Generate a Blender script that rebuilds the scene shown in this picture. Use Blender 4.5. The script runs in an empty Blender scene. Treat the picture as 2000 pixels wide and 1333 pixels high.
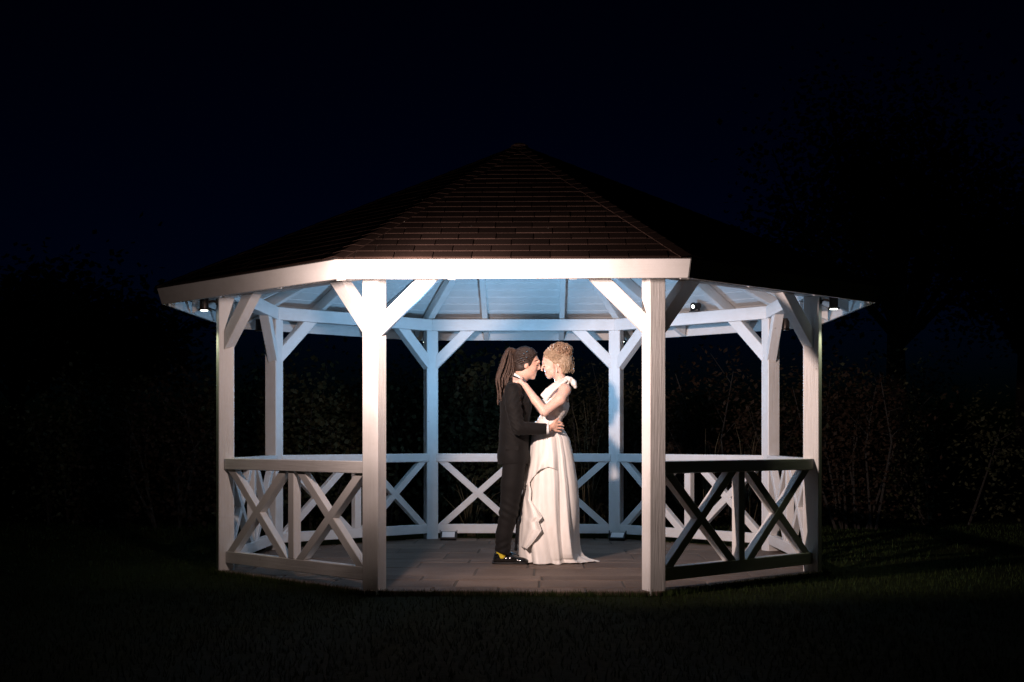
import bpy, bmesh, math, random
import numpy as np
from mathutils import Vector, Matrix

random.seed(7)
rng = np.random.default_rng(7)
SC = bpy.context.scene
COL = SC.collection

# ------------------------------------------------------------------ camera
FPX = 2596.0                      # focal length in pixels of the 2000 px wide photograph
CAM = Vector((0.1906, -11.0317, 1.006))
YAW = 0.0229
HORIZON = 855.7
cam_data = bpy.data.cameras.new('camera')
cam_data.sensor_width = 36.0
cam_data.lens = FPX / 2000.0 * 36.0
cam_data.shift_y = (HORIZON - 666.5) / 2000.0
cam_data.clip_start = 0.1
cam_data.clip_end = 2000.0
cam = bpy.data.objects.new('camera', cam_data)
COL.objects.link(cam)
cam.location = CAM
cam.rotation_euler = (math.radians(90), 0, YAW)
SC.camera = cam
RIGHT = Vector((math.cos(YAW), math.sin(YAW), 0))
FWD = Vector((-math.sin(YAW), math.cos(YAW), 0))


def at(px, depth, z=0.0):
    """ground position seen at picture column px at a distance along the view axis"""
    p = CAM + FWD * depth + RIGHT * ((px - 1000.0) / FPX * depth)
    return Vector((p.x, p.y, z))


# ------------------------------------------------------------------ night sky
world = bpy.data.worlds.new('World')
SC.world = world
world.use_nodes = True
wn = world.node_tree
wn.nodes.clear()
sky = wn.nodes.new('ShaderNodeTexSky')
sky.sky_type = 'NISHITA'
sky.sun_disc = False
sky.sun_elevation = math.radians(-6.2)
sky.sun_rotation = math.radians(1.0)
bg = wn.nodes.new('ShaderNodeBackground')
bg.inputs['Strength'].default_value = 0.15
wo = wn.nodes.new('ShaderNodeOutputWorld')
tint = wn.nodes.new('ShaderNodeMix')            # cold late-dusk colour
tint.data_type = 'RGBA'
tint.blend_type = 'MULTIPLY'
tint.inputs[0].default_value = 1.0
tint.inputs[7].default_value = (0.02, 0.16, 1.0, 1)
wn.links.new(sky.outputs[0], tint.inputs[6])
wn.links.new(tint.outputs[2], bg.inputs[0])
wn.links.new(bg.outputs[0], wo.inputs[0])

# ------------------------------------------------------------------ photographer's lights
# warm flash standing on the lawn in front of the left corner, feathered towards the couple
FLASH = Vector((-0.87, -3.60, 1.945))
ld = bpy.data.lights.new('key_flash', 'POINT')
ld.energy = 950.0
ld.color = (1.0, 0.755, 0.675)
ld.shadow_soft_size = 0.05
lo = bpy.data.objects.new('key_flash', ld)
COL.objects.link(lo)
lo.location = FLASH


def beam_profile(light, horizontal, vertical):
    """reflector of the flash: relative output by bearing (degrees right of +y) and by elevation"""
    light.use_nodes = True
    nt = light.node_tree
    em = nt.nodes['Emission']
    tc = nt.nodes.new('ShaderNodeTexCoord')
    sx = nt.nodes.new('ShaderNodeSeparateXYZ')
    nt.links.new(tc.outputs['Normal'], sx.inputs[0])

    def op(kind, *vals):
        n = nt.nodes.new('ShaderNodeMath')
        n.operation = kind
        for i, v_ in enumerate(vals):
            if isinstance(v_, (int, float)):
                n.inputs[i].default_value = v_
            else:
                nt.links.new(v_, n.inputs[i])
        return n.outputs[0]

    def curve(fac, stops, lo_d, hi_d):
        r = nt.nodes.new('ShaderNodeValToRGB')
        r.color_ramp.interpolation = 'EASE'
        el = r.color_ramp.elements
        while len(el) < len(stops):
            el.new(0.5)
        for e, (d, v_) in zip(el, stops):
            e.position = (d - lo_d) / (hi_d - lo_d)
            e.color = (v_, v_, v_, 1)
        nt.links.new(fac, r.inputs['Fac'])
        return r.outputs['Color']

    az = op('ARCTAN2', sx.outputs['X'], sx.outputs['Y'])
    azf = op('MULTIPLY_ADD', az, 1 / (2 * math.pi), 0.5)
    elv = op('ARCSINE', sx.outputs['Z'])
    elf = op('MULTIPLY_ADD', elv, 1 / math.pi, 0.5)
    h_ = curve(azf, horizontal, -180, 180)
    v_ = curve(elf, vertical, -90, 90)
    nt.links.new(op('MULTIPLY', h_, v_), em.inputs['Strength'])


beam_profile(ld, [(-80, 0), (-48, 0.012), (-34, 0.08), (-22, 0.17), (-4, 0.34), (6, 0.62), (16, 1.0), (34, 0.92), (49, 0.66), (60, 0.46), (76, 0)],
             [(-75, 0), (-57, 0.004), (-52, 0.07), (-45, 0.24), (-36, 0.48), (-24, 0.76), (-8, 1.0), (5, 1.0), (12, 0.70), (20, 0.28), (60, 0)])

SC.view_settings.view_transform = 'Standard'
SC.view_settings.look = 'None'
SC.view_settings.exposure = 0.0
SC.view_settings.gamma = 1.0
SC.view_settings.use_curve_mapping = False
SC.cycles.max_bounces = 8
SC.cycles.diffuse_bounces = 4
SC.cycles.use_denoising = True
SC.cycles.sample_clamp_indirect = 4.0
SC.cycles.use_adaptive_sampling = True


# ------------------------------------------------------------------ helpers
def link(o, parent=None):
    COL.objects.link(o)
    if parent is not None:
        o.parent = parent
    return o


def empty(name, loc=(0, 0, 0), rotz=0.0, label=None, cat=None, group=None):
    o = bpy.data.objects.new(name, None)
    o.empty_display_size = 0.1
    COL.objects.link(o)
    o.location = loc
    o.rotation_euler = (0, 0, rotz)
    tag(o, label, cat, group)
    return o


def tag(o, label=None, cat=None, group=None, kind=None):
    if label:
        o['label'] = label
    if cat:
        o['category'] = cat
    if group:
        o['group'] = group
    if kind:
        o['kind'] = kind
    return o


def mesh_obj(name, verts, faces, mat, parent=None, matrix=None, smooth=False):
    me = bpy.data.meshes.new(name)
    me.from_pydata([tuple(v) for v in verts], [], [tuple(f) for f in faces])
    me.validate()
    if mat:
        me.materials.append(mat)
    if smooth:
        me.polygons.foreach_set('use_smooth', [True] * len(me.polygons))
    me.update()
    o = bpy.data.objects.new(name, me)
    link(o, parent)
    if matrix is not None:
        o.matrix_basis = matrix
    return o


def np_mesh(name, V, Fc, mat, parent=None, smooth=True):
    """fast mesh from numpy arrays (all faces the same size)"""
    me = bpy.data.meshes.new(name)
    V = np.asarray(V, dtype=np.float32)
    Fc = np.asarray(Fc, dtype=np.int32)
    n = Fc.shape[1]
    me.vertices.add(len(V))
    me.vertices.foreach_set('co', V.ravel())
    me.loops.add(Fc.size)
    me.loops.foreach_set('vertex_index', Fc.ravel())
    me.polygons.add(len(Fc))
    me.polygons.foreach_set('loop_start', np.arange(0, Fc.size, n, dtype=np.int32))
    me.polygons.foreach_set('loop_total', np.full(len(Fc), n, dtype=np.int32))
    if smooth:
        me.polygons.foreach_set('use_smooth', np.ones(len(Fc), dtype=bool))
    me.update(calc_edges=True)
    me.validate()
    if mat:
        me.materials.append(mat)
    o = bpy.data.objects.new(name, me)
    link(o, parent)
    return o


BOXF = [(0, 3, 2, 1), (4, 5, 6, 7), (0, 1, 5, 4), (1, 2, 6, 5), (2, 3, 7, 6), (3, 0, 4, 7)]


def hexa(x0, x1, y0, y1, z0, z1):
    return [(x0, y0, z0), (x1, y0, z0), (x1, y1, z0), (x0, y1, z0),
            (x0, y0, z1), (x1, y0, z1), (x1, y1, z1), (x0, y1, z1)]


def bevel(o, w=0.004, seg=1):
    m = o.modifiers.new('bevel', 'BEVEL')
    m.width = w
    m.segments = seg
    m.limit_method = 'ANGLE'
    m.angle_limit = math.radians(40)
    return o


class Build:
    """collects boxes, tubes and lathes into one mesh"""

    def __init__(self):
        self.v = []
        self.f = []

    def box(self, x0, x1, y0, y1, z0, z1, M=None):
        b = len(self.v)
        for p in hexa(x0, x1, y0, y1, z0, z1):
            self.v.append(M @ Vector(p) if M else Vector(p))
        self.f += [tuple(i + b for i in q) for q in BOXF]
        return self

    def tube(self, pts, rad, n=8, caps=True):
        pts = [Vector(p) for p in pts]
        if not hasattr(rad, '__len__'):
            rad = [rad] * len(pts)
        b = len(self.v)
        ref = None
        for i, p in enumerate(pts):
            d = (pts[min(i + 1, len(pts) - 1)] - pts[max(i - 1, 0)])
            d = d.normalized() if d.length > 1e-9 else Vector((0, 0, 1))
            if ref is None:
                ref = Vector((0, 0, 1)) if abs(d.z) < 0.9 else Vector((1, 0, 0))
            a = (ref - d * ref.dot(d))
            if a.length < 1e-6:
                a = d.orthogonal()
            a.normalize()
            ref = a
            c = d.cross(a)
            for k in range(n):
                t = 2 * math.pi * k / n
                self.v.append(p + (a * math.cos(t) + c * math.sin(t)) * rad[i])
        for i in range(len(pts) - 1):
            for k in range(n):
                k2 = (k + 1) % n
                self.f.append((b + i * n + k, b + i * n + k2, b + (i + 1) * n + k2, b + (i + 1) * n + k))
        if caps:
            self.f.append(tuple(b + k for k in range(n))[::-1])
            self.f.append(tuple(b + (len(pts) - 1) * n + k for k in range(n)))
        return self

    def lathe(self, prof, M=None, n=24):
        """profile of (radius, height) turned about local z"""
        b = len(self.v)
        for r, h in prof:
            for k in range(n):
                t = 2 * math.pi * k / n
                p = Vector((r * math.cos(t), r * math.sin(t), h))
                self.v.append(M @ p if M else p)
        for i in range(len(prof) - 1):
            for k in range(n):
                k2 = (k + 1) % n
                self.f.append((b + i * n + k, b + i * n + k2, b + (i + 1) * n + k2, b + (i + 1) * n + k))
        self.f.append(tuple(b + k for k in range(n))[::-1])
        self.f.append(tuple(b + (len(prof) - 1) * n + k for k in range(n)))
        return self

    def obj(self, name, mat, parent=None, smooth=False):
        return mesh_obj(name, self.v, self.f, mat, parent, smooth=smooth)


def smooth_angle(o, deg=40):
    for p in o.data.polygons:
        p.use_smooth = True
    try:
        o.data.set_sharp_from_angle(angle=math.radians(deg))
    except Exception:
        pass
    return o


# ------------------------------------------------------------------ materials
def new_mat(name):
    m = bpy.data.materials.new(name)
    m.use_nodes = True
    nt = m.node_tree
    b = nt.nodes['Principled BSDF']
    return m, nt, b


def noise(nt, scale, detail=4.0, rough=0.55, vec=None):
    n = nt.nodes.new('ShaderNodeTexNoise')
    n.inputs['Scale'].default_value = scale
    n.inputs['Detail'].default_value = detail
    n.inputs['Roughness'].default_value = rough
    if vec is not None:
        nt.links.new(vec, n.inputs['Vector'])
    return n


def ramp(nt, fac, stops):
    r = nt.nodes.new('ShaderNodeValToRGB')
    el = r.color_ramp.elements
    while len(el) < len(stops):
        el.new(0.5)
    for e, (p, c) in zip(el, stops):
        e.position = p
        e.color = (*c, 1)
    nt.links.new(fac, r.inputs['Fac'])
    return r


def obj_coord(nt, scale=(1, 1, 1), random_shift=True):
    tc = nt.nodes.new('ShaderNodeTexCoord')
    mp = nt.nodes.new('ShaderNodeMapping')
    mp.inputs['Scale'].default_value = scale
    nt.links.new(tc.outputs['Object'], mp.inputs['Vector'])
    if random_shift:
        oi = nt.nodes.new('ShaderNodeObjectInfo')
        mu = nt.nodes.new('ShaderNodeMath')
        mu.operation = 'MULTIPLY'
        mu.inputs[1].default_value = 37.0
        nt.links.new(oi.outputs['Random'], mu.inputs[0])
        cx = nt.nodes.new('ShaderNodeCombineXYZ')
        for i in range(3):
            nt.links.new(mu.outputs[0], cx.inputs[i])
        nt.links.new(cx.outputs[0], mp.inputs['Location'])
    return mp.outputs['Vector']


def bump(nt, b, height, strength=0.2, dist=0.01):
    bp = nt.nodes.new('ShaderNodeBump')
    bp.inputs['Strength'].default_value = strength
    bp.inputs['Distance'].default_value = dist
    nt.links.new(height, bp.inputs['Height'])
    nt.links.new(bp.outputs[0], b.inputs['Normal'])
    return bp


def painted_timber():
    m, nt, b = new_mat('white painted timber')
    v = obj_coord(nt, (1.2, 22, 22))
    g = noise(nt, 3.0, 5, 0.6, v)                       # grain drawn out along the length
    v2 = obj_coord(nt, (1, 1, 1))
    s = noise(nt, 7.0, 6, 0.65, v2)                     # handling marks and weather stains
    r = ramp(nt, s.outputs['Fac'], [(0.0, (0.62, 0.60, 0.57)), (0.38, (0.77, 0.76, 0.74)), (0.6, (0.81, 0.80, 0.79)), (1.0, (0.83, 0.82, 0.81))])
    k = nt.nodes.new('ShaderNodeTexVoronoi')            # a few knots and nail heads
    k.inputs['Scale'].default_value = 3.2
    nt.links.new(v2, k.inputs['Vector'])
    kr = ramp(nt, k.outputs['Distance'], [(0.0, (0.45, 0.40, 0.36)), (0.022, (0.6, 0.56, 0.52)), (0.04, (1, 1, 1)), (1, (1, 1, 1))])
    mx = nt.nodes.new('ShaderNodeMix')
    mx.data_type = 'RGBA'
    mx.blend_type = 'MULTIPLY'
    mx.inputs[0].default_value = 0.75
    nt.links.new(r.outputs[0], mx.inputs[6])
    nt.links.new(kr.outputs[0], mx.inputs[7])
    nt.links.new(mx.outputs[2], b.inputs['Base Color'])
    rr = nt.nodes.new('ShaderNodeMapRange')
    rr.inputs[3].default_value = 0.32
    rr.inputs[4].default_value = 0.55
    nt.links.new(s.outputs['Fac'], rr.inputs[0])
    nt.links.new(rr.outputs[0], b.inputs['Roughness'])
    bump(nt, b, g.outputs['Fac'], 0.5, 0.005)
    return m


def stone_mat():
    m, nt, b = new_mat('sandstone paving')
    v = obj_coord(nt)
    a = noise(nt, 2.2, 6, 0.6, v)
    f = noise(nt, 60, 5, 0.7, v)
    oi = nt.nodes.new('ShaderNodeObjectInfo')
    r = ramp(nt, a.outputs['Fac'], [(0.25, (0.105, 0.076, 0.060)), (0.5, (0.155, 0.114, 0.090)), (0.75, (0.20, 0.150, 0.120))])
    hs = nt.nodes.new('ShaderNodeHueSaturation')
    mr = nt.nodes.new('ShaderNodeMapRange')
    mr.inputs[3].default_value = 0.78
    mr.inputs[4].default_value = 1.18
    nt.links.new(oi.outputs['Random'], mr.inputs[0])
    nt.links.new(mr.outputs[0], hs.inputs['Value'])
    nt.links.new(r.outputs[0], hs.inputs['Color'])
    mx = nt.nodes.new('ShaderNodeMix')
    mx.data_type = 'RGBA'
    mx.blend_type = 'OVERLAY'
    mx.inputs[0].default_value = 0.5
    nt.links.new(hs.outputs[0], mx.inputs[6])
    nt.links.new(f.outputs['Fac'], mx.inputs[7])
    nt.links.new(mx.outputs[2], b.inputs['Base Color'])
    b.inputs['Roughness'].default_value = 0.72
    b.inputs['Specular IOR Level'].default_value = 0.2
    bump(nt, b, f.outputs['Fac'], 0.4, 0.004)
    return m


def simple(name, col, rough=0.6, metal=0.0, var=0.0, vscale=20.0, bmp=0.0, bdist=0.004, sheen=0.0, coat=0.0, spec=0.5):
    m, nt, b = new_mat(name)
    b.inputs['Roughness'].default_value = rough
    b.inputs['Metallic'].default_value = metal
    b.inputs['Base Color'].default_value = (*col, 1)
    b.inputs['Specular IOR Level'].default_value = spec
    if sheen:
        b.inputs['Sheen Weight'].default_value = sheen
    if coat:
        b.inputs['Coat Weight'].default_value = coat
        b.inputs['Coat Roughness'].default_value = 0.05
    if var or bmp:
        v = obj_coord(nt)
        n = noise(nt, vscale, 5, 0.6, v)
        if var:
            lo_ = tuple(c * (1 - var) for c in col)
            hi_ = tuple(min(1, c * (1 + var)) for c in col)
            r = ramp(nt, n.outputs['Fac'], [(0.3, lo_), (0.7, hi_)])
            nt.links.new(r.outputs[0], b.inputs['Base Color'])
        if bmp:
            bump(nt, b, n.outputs['Fac'], bmp, bdist)
    return m


def emitter(name, col, strength):
    m, nt, b = new_mat(name)
    b.inputs['Base Color'].default_value = (0.8, 0.8, 0.8, 1)
    b.inputs['Emission Color'].default_value = (*col, 1)
    b.inputs['Emission Strength'].default_value = strength
    return m


def shingle_mat():
    m, nt, b = new_mat('brown mineral felt shingle')
    v = obj_coord(nt)
    g = noise(nt, 420, 2, 0.8, v)
    a = noise(nt, 6, 4, 0.6, v)
    oi = nt.nodes.new('ShaderNodeObjectInfo')
    r = ramp(nt, g.outputs['Fac'], [(0.3, (0.0085, 0.0050, 0.0040)), (0.55, (0.020, 0.0118, 0.0095)), (0.75, (0.045, 0.029, 0.024))])
    hs = nt.nodes.new('ShaderNodeHueSaturation')
    mr = nt.nodes.new('ShaderNodeMapRange')
    mr.inputs[3].default_value = 0.7
    mr.inputs[4].default_value = 1.25
    nt.links.new(oi.outputs['Random'], mr.inputs[0])
    nt.links.new(mr.outputs[0], hs.inputs['Value'])
    nt.links.new(r.outputs[0], hs.inputs['Color'])
    lich = noise(nt, 34, 2, 0.5, v)                     # scattered lichen specks
    lr = ramp(nt, lich.outputs['Fac'], [(0.0, (0, 0, 0)), (0.775, (0, 0, 0)), (0.80, (1, 1, 1))])
    mx = nt.nodes.new('ShaderNodeMix')
    mx.data_type = 'RGBA'
    nt.links.new(lr.outputs[0], mx.inputs[0])
    nt.links.new(hs.outputs[0], mx.inputs[6])
    mx.inputs[7].default_value = (0.45, 0.42, 0.36, 1)
    nt.links.new(mx.outputs[2], b.inputs['Base Color'])
    b.inputs['Roughness'].default_value = 0.95
    b.inputs['Specular IOR Level'].default_value = 0.04
    bump(nt, b, g.outputs['Fac'], 0.12, 0.001)
    return m


def skin_mat(name, base):
    m, nt, b = new_mat(name)
    v = obj_coord(nt, random_shift=False)
    a = noise(nt, 14, 4, 0.6, v)
    f = noise(nt, 160, 3, 0.6, v)
    lo_ = (base[0] * 0.93, base[1] * 0.84, base[2] * 0.80)
    r = ramp(nt, a.outputs['Fac'], [(0.3, lo_), (0.7, base)])
    nt.links.new(r.outputs[0], b.inputs['Base Color'])
    b.inputs['Roughness'].default_value = 0.5
    b.inputs['Subsurface Weight'].default_value = 0.25
    b.inputs['Subsurface Radius'].default_value = (0.012, 0.005, 0.003)
    b.inputs['Subsurface Scale'].default_value = 0.6
    bump(nt, b, f.outputs['Fac'], 0.12, 0.002)
    return m


def leaf_mat(name, c0, c1, rough=0.5):
    m, nt, b = new_mat(name)
    v = obj_coord(nt)
    a = noise(nt, 5.0, 3, 0.6, v)
    r = ramp(nt, a.outputs['Fac'], [(0.3, c0), (0.7, c1)])
    nt.links.new(r.outputs[0], b.inputs['Base Color'])
    b.inputs['Roughness'].default_value = rough
    b.inputs['Specular IOR Level'].default_value = 0.12
    return m


def satin_mat():
    m, nt, b = new_mat('ivory satin')
    v = obj_coord(nt, (1, 1, 0.22), random_shift=False)
    a = noise(nt, 26, 4, 0.55, v)
    r = ramp(nt, a.outputs['Fac'], [(0.3, (0.76, 0.725, 0.675)), (0.7, (0.84, 0.81, 0.77))])
    nt.links.new(r.outputs[0], b.inputs['Base Color'])
    b.inputs['Roughness'].default_value = 0.5
    b.inputs['Sheen Weight'].default_value = 0.15
    bump(nt, b, a.outputs['Fac'], 0.25, 0.01)
    return m


def wool_mat():
    m, nt, b = new_mat('black suit wool')
    v = obj_coord(nt, random_shift=False)
    a = noise(nt, 9, 3, 0.5, v)
    f = noise(nt, 500, 2, 0.6, v)
    b.inputs['Base Color'].default_value = (0.0095, 0.0089, 0.0088, 1)
    b.inputs['Roughness'].default_value = 0.75
    b.inputs['Sheen Weight'].default_value = 0.03
    b.inputs['Sheen Roughness'].default_value = 0.5
    b.inputs['Specular IOR Level'].default_value = 0.13
    ad = nt.nodes.new('ShaderNodeMath')
    ad.operation = 'MULTIPLY_ADD'
    ad.inputs[1].default_value = 0.08
    nt.links.new(f.outputs['Fac'], ad.inputs[0])
    nt.links.new(a.outputs['Fac'], ad.inputs[2])
    bump(nt, b, ad.outputs[0], 0.35, 0.02)
    return m


def hair_mat(name, c0, c1, scale=60.0, rough=0.45):
    m, nt, b = new_mat(name)
    v = obj_coord(nt, random_shift=False)
    a = noise(nt, scale, 4, 0.65, v)
    r = ramp(nt, a.outputs['Fac'], [(0.3, c0), (0.7, c1)])
    nt.links.new(r.outputs[0], b.inputs['Base Color'])
    b.inputs['Roughness'].default_value = rough
    bump(nt, b, a.outputs['Fac'], 0.5, 0.004)
    return m


M_TIMBER = painted_timber()
M_STONE = stone_mat()
M_MORTAR = simple('sandy mortar bed', (0.075, 0.065, 0.055), 0.9, var=0.3, vscale=30)
M_SHINGLE = shingle_mat()
M_DECK = simple('roof underlay felt', (0.02, 0.016, 0.014), 0.9)
M_BLACK = simple('black powder coat', (0.012, 0.012, 0.013), 0.45, bmp=0.1, vscale=200)
M_BRONZE = simple('dark bronze lamp metal', (0.055, 0.045, 0.04), 0.38, metal=0.7)
M_LENS = emitter('lit lamp lens', (0.95, 1.0, 0.88), 9.0)
M_PANEL = simple('white diffuser glass', (0.8, 0.8, 0.8), 0.25)
M_WOOL = wool_mat()
M_SHIRT = simple('white shirt cotton', (0.80, 0.79, 0.78), 0.7, bmp=0.15, vscale=90)
M_PATENT = simple('black patent leather', (0.006, 0.006, 0.006), 0.12, coat=0.8)
M_SOCK = simple('yellow patterned sock', (0.62, 0.48, 0.03), 0.8, var=0.35, vscale=70)
M_SATIN = satin_mat()
M_SKIN_G = skin_mat('warm tan skin', (0.68, 0.44, 0.34))
M_SKIN_B = skin_mat('fair skin', (0.75, 0.52, 0.43))
M_DREAD = hair_mat('dark brown dreadlocks', (0.016, 0.009, 0.0065), (0.105, 0.060, 0.040), 90, 0.65)
M_SCALP = hair_mat('black brown scalp hair', (0.010, 0.006, 0.0045), (0.040, 0.022, 0.015), 90, 0.6)
M_BLOND = hair_mat('golden blond hair', (0.20, 0.135, 0.085), (0.56, 0.42, 0.29), 80, 0.4)
M_BUN = hair_mat('honey brown curls', (0.10, 0.055, 0.032), (0.45, 0.29, 0.185), 120, 0.4)
M_LASH = simple('dark lashes', (0.012, 0.008, 0.006), 0.6)
M_LIP = simple('rose lips', (0.48, 0.20, 0.18), 0.4)
M_PEARL = simple('pearl', (0.85, 0.80, 0.72), 0.15, coat=0.5)
M_SILVER = simple('silver jewellery', (0.8, 0.78, 0.74), 0.2, metal=1.0)
M_GRASS = leaf_mat('lawn grass', (0.016, 0.030, 0.006), (0.038, 0.058, 0.014), 0.7)
M_SOIL = simple('lawn thatch', (0.012, 0.016, 0.005), 0.95, var=0.4, vscale=14, bmp=0.6, bdist=0.03, spec=0.05)
M_BARK = simple('grey brown bark', (0.022, 0.017, 0.013), 0.9, var=0.35, vscale=40, bmp=0.6, bdist=0.02)
M_LEAF_A = leaf_mat('dark broad leaves', (0.016, 0.021, 0.009), (0.062, 0.06, 0.032), 0.65)
M_LEAF_B = leaf_mat('reddish shrub leaves', (0.014, 0.008, 0.005), (0.034, 0.020, 0.012), 0.7)
M_LEAF_C = leaf_mat('olive narrow leaves', (0.014, 0.014, 0.007), (0.040, 0.035, 0.019), 0.7)
M_REED = leaf_mat('dry reed stems', (0.045, 0.034, 0.02), (0.10, 0.08, 0.046), 0.7)

# ------------------------------------------------------------------ ground
LAWN_Z = -0.03
ground = mesh_obj('ground', [(-400, -60, LAWN_Z), (400, -60, LAWN_Z), (400, 500, LAWN_Z), (-400, 500, LAWN_Z)], [(0, 1, 2, 3)], M_SOIL)
tag(ground, 'dark mown lawn around the gazebo', kind='structure')

# ------------------------------------------------------------------ octagon geometry
S = 1.85
R = S / (2 * math.sin(math.pi / 8))
AP = R * math.cos(math.pi / 8)                # centre to side at the post line
ANG = [math.radians(247.5 + 45 * i) for i in range(8)]
UR = [Vector((math.cos(a), math.sin(a), 0)) for a in ANG]
Z = Vector((0, 0, 1))
C8 = math.cos(math.pi / 8)
T8 = math.tan(math.pi / 8)


def side_frame(k):
    """origin under the middle of side k on the post line: x along, y outward, z up"""
    a, b = UR[k], UR[(k + 1) % 8]
    e = (b - a).normalized()
    n = (a + b).normalized()
    M = Matrix((e, n, Z)).transposed().to_4x4()
    M.translation = n * AP
    return M


SIDES = [side_frame(k) for k in range(8)]


def octagon(r, z):
    return [Vector((u.x * r, u.y * r, z)) for u in UR]


def clip_poly(poly, r):
    """clip a 2-D polygon to the regular octagon of circumradius r"""
    for k in range(8):
        n = (UR[k] + UR[(k + 1) % 8]).normalized()
        ap = r * C8
        out = []
        for i in range(len(poly)):
            p, q = poly[i], poly[(i + 1) % len(poly)]
            dp, dq = p[0] * n.x + p[1] * n.y - ap, q[0] * n.x + q[1] * n.y - ap
            if dp <= 0:
                out.append(p)
            if dp * dq < 0:
                t = dp / (dp - dq)
                out.append((p[0] + (q[0] - p[0]) * t, p[1] + (q[1] - p[1]) * t))
        poly = out
        if len(poly) < 3:
            return []
    return poly


def area2(poly):
    return 0.5 * abs(sum(p[0] * q[1] - q[0] * p[1] for p, q in zip(poly, poly[1:] + poly[:1])))


def prism(poly, z0, z1):
    n = len(poly)
    v = [(p[0], p[1], z0) for p in poly] + [(p[0], p[1], z1) for p in poly]
    f = [tuple(range(n))[::-1], tuple(range(n, 2 * n))]
    f += [(i, (i + 1) % n, n + (i + 1) % n, n + i) for i in range(n)]
    return v, f


# paved floor
PAVE_R = R + 0.085
v, f = prism([(p.x, p.y) for p in octagon(PAVE_R - 0.01, 0)], -0.12, -0.007)
patio = mesh_obj('patio', v, f, M_MORTAR)
tag(patio, 'octagonal stone paved floor under the gazebo', kind='structure')
y = -PAVE_R * C8
rows = [0.24, 0.44, 0.30, 0.58, 0.44, 0.30, 0.58, 0.44, 0.58, 0.44, 0.58]
for ri, dpt in enumerate(rows):
    x = -2.7 - random.uniform(0, 0.5)
    while x < 2.7:
        wdt = random.choice([0.44, 0.58, 0.72, 0.86])
        g = 0.006
        q = clip_poly([(x + g, y + g), (x + wdt - g, y + g), (x + wdt - g, y + dpt - g), (x + g, y + dpt - g)], PAVE_R)
        if q and area2(q) > 0.004:
            dz = random.uniform(-0.002, 0.002)
            cx = sum(p[0] for p in q) / len(q)
            cy = sum(p[1] for p in q) / len(q)
            v, f = prism([(p[0] - cx, p[1] - cy) for p in q], -0.05, dz)
            o = mesh_obj('paving_slab', v, f, M_STONE, patio)
            o.location = (cx, cy, 0)
            bevel(o, 0.006)
        x += wdt
    y += dpt

# ------------------------------------------------------------------ gazebo
gazebo = empty('gazebo', (0, 0, 0), 0, 'white timber octagonal gazebo with brown shingled roof standing on the lawn', 'gazebo')
W = 0.118                                      # post section
ZB, ZT = 2.072, 2.186                          # ring beam
ZF, ZF2, RF, RF2 = 2.127, 2.010, 2.925, 2.890  # fascia: top/bottom height, circumradius
ZA = 3.42                                      # apex
SLOPE = (ZA - ZF) / (RF * C8)                  # rise per metre of apothem


def roof_z(a):
    return ZF + 0.012 + (RF * C8 - a) * SLOPE


def timber(name, verts, parent, frame, faces=BOXF, bev=0.004):
    o = mesh_obj(name, verts, faces, M_TIMBER, parent, frame)
    if bev:
        bevel(o, bev)
    return o


for i in range(8):
    r, t = UR[i], Z.cross(UR[i])
    M = Matrix((Z, t, -r)).transposed().to_4x4()
    M.translation = r * R
    timber('post', hexa(-0.06, ZB, -W / 2, W / 2, -W / 2, W / 2), gazebo, M, bev=0.005)

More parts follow.
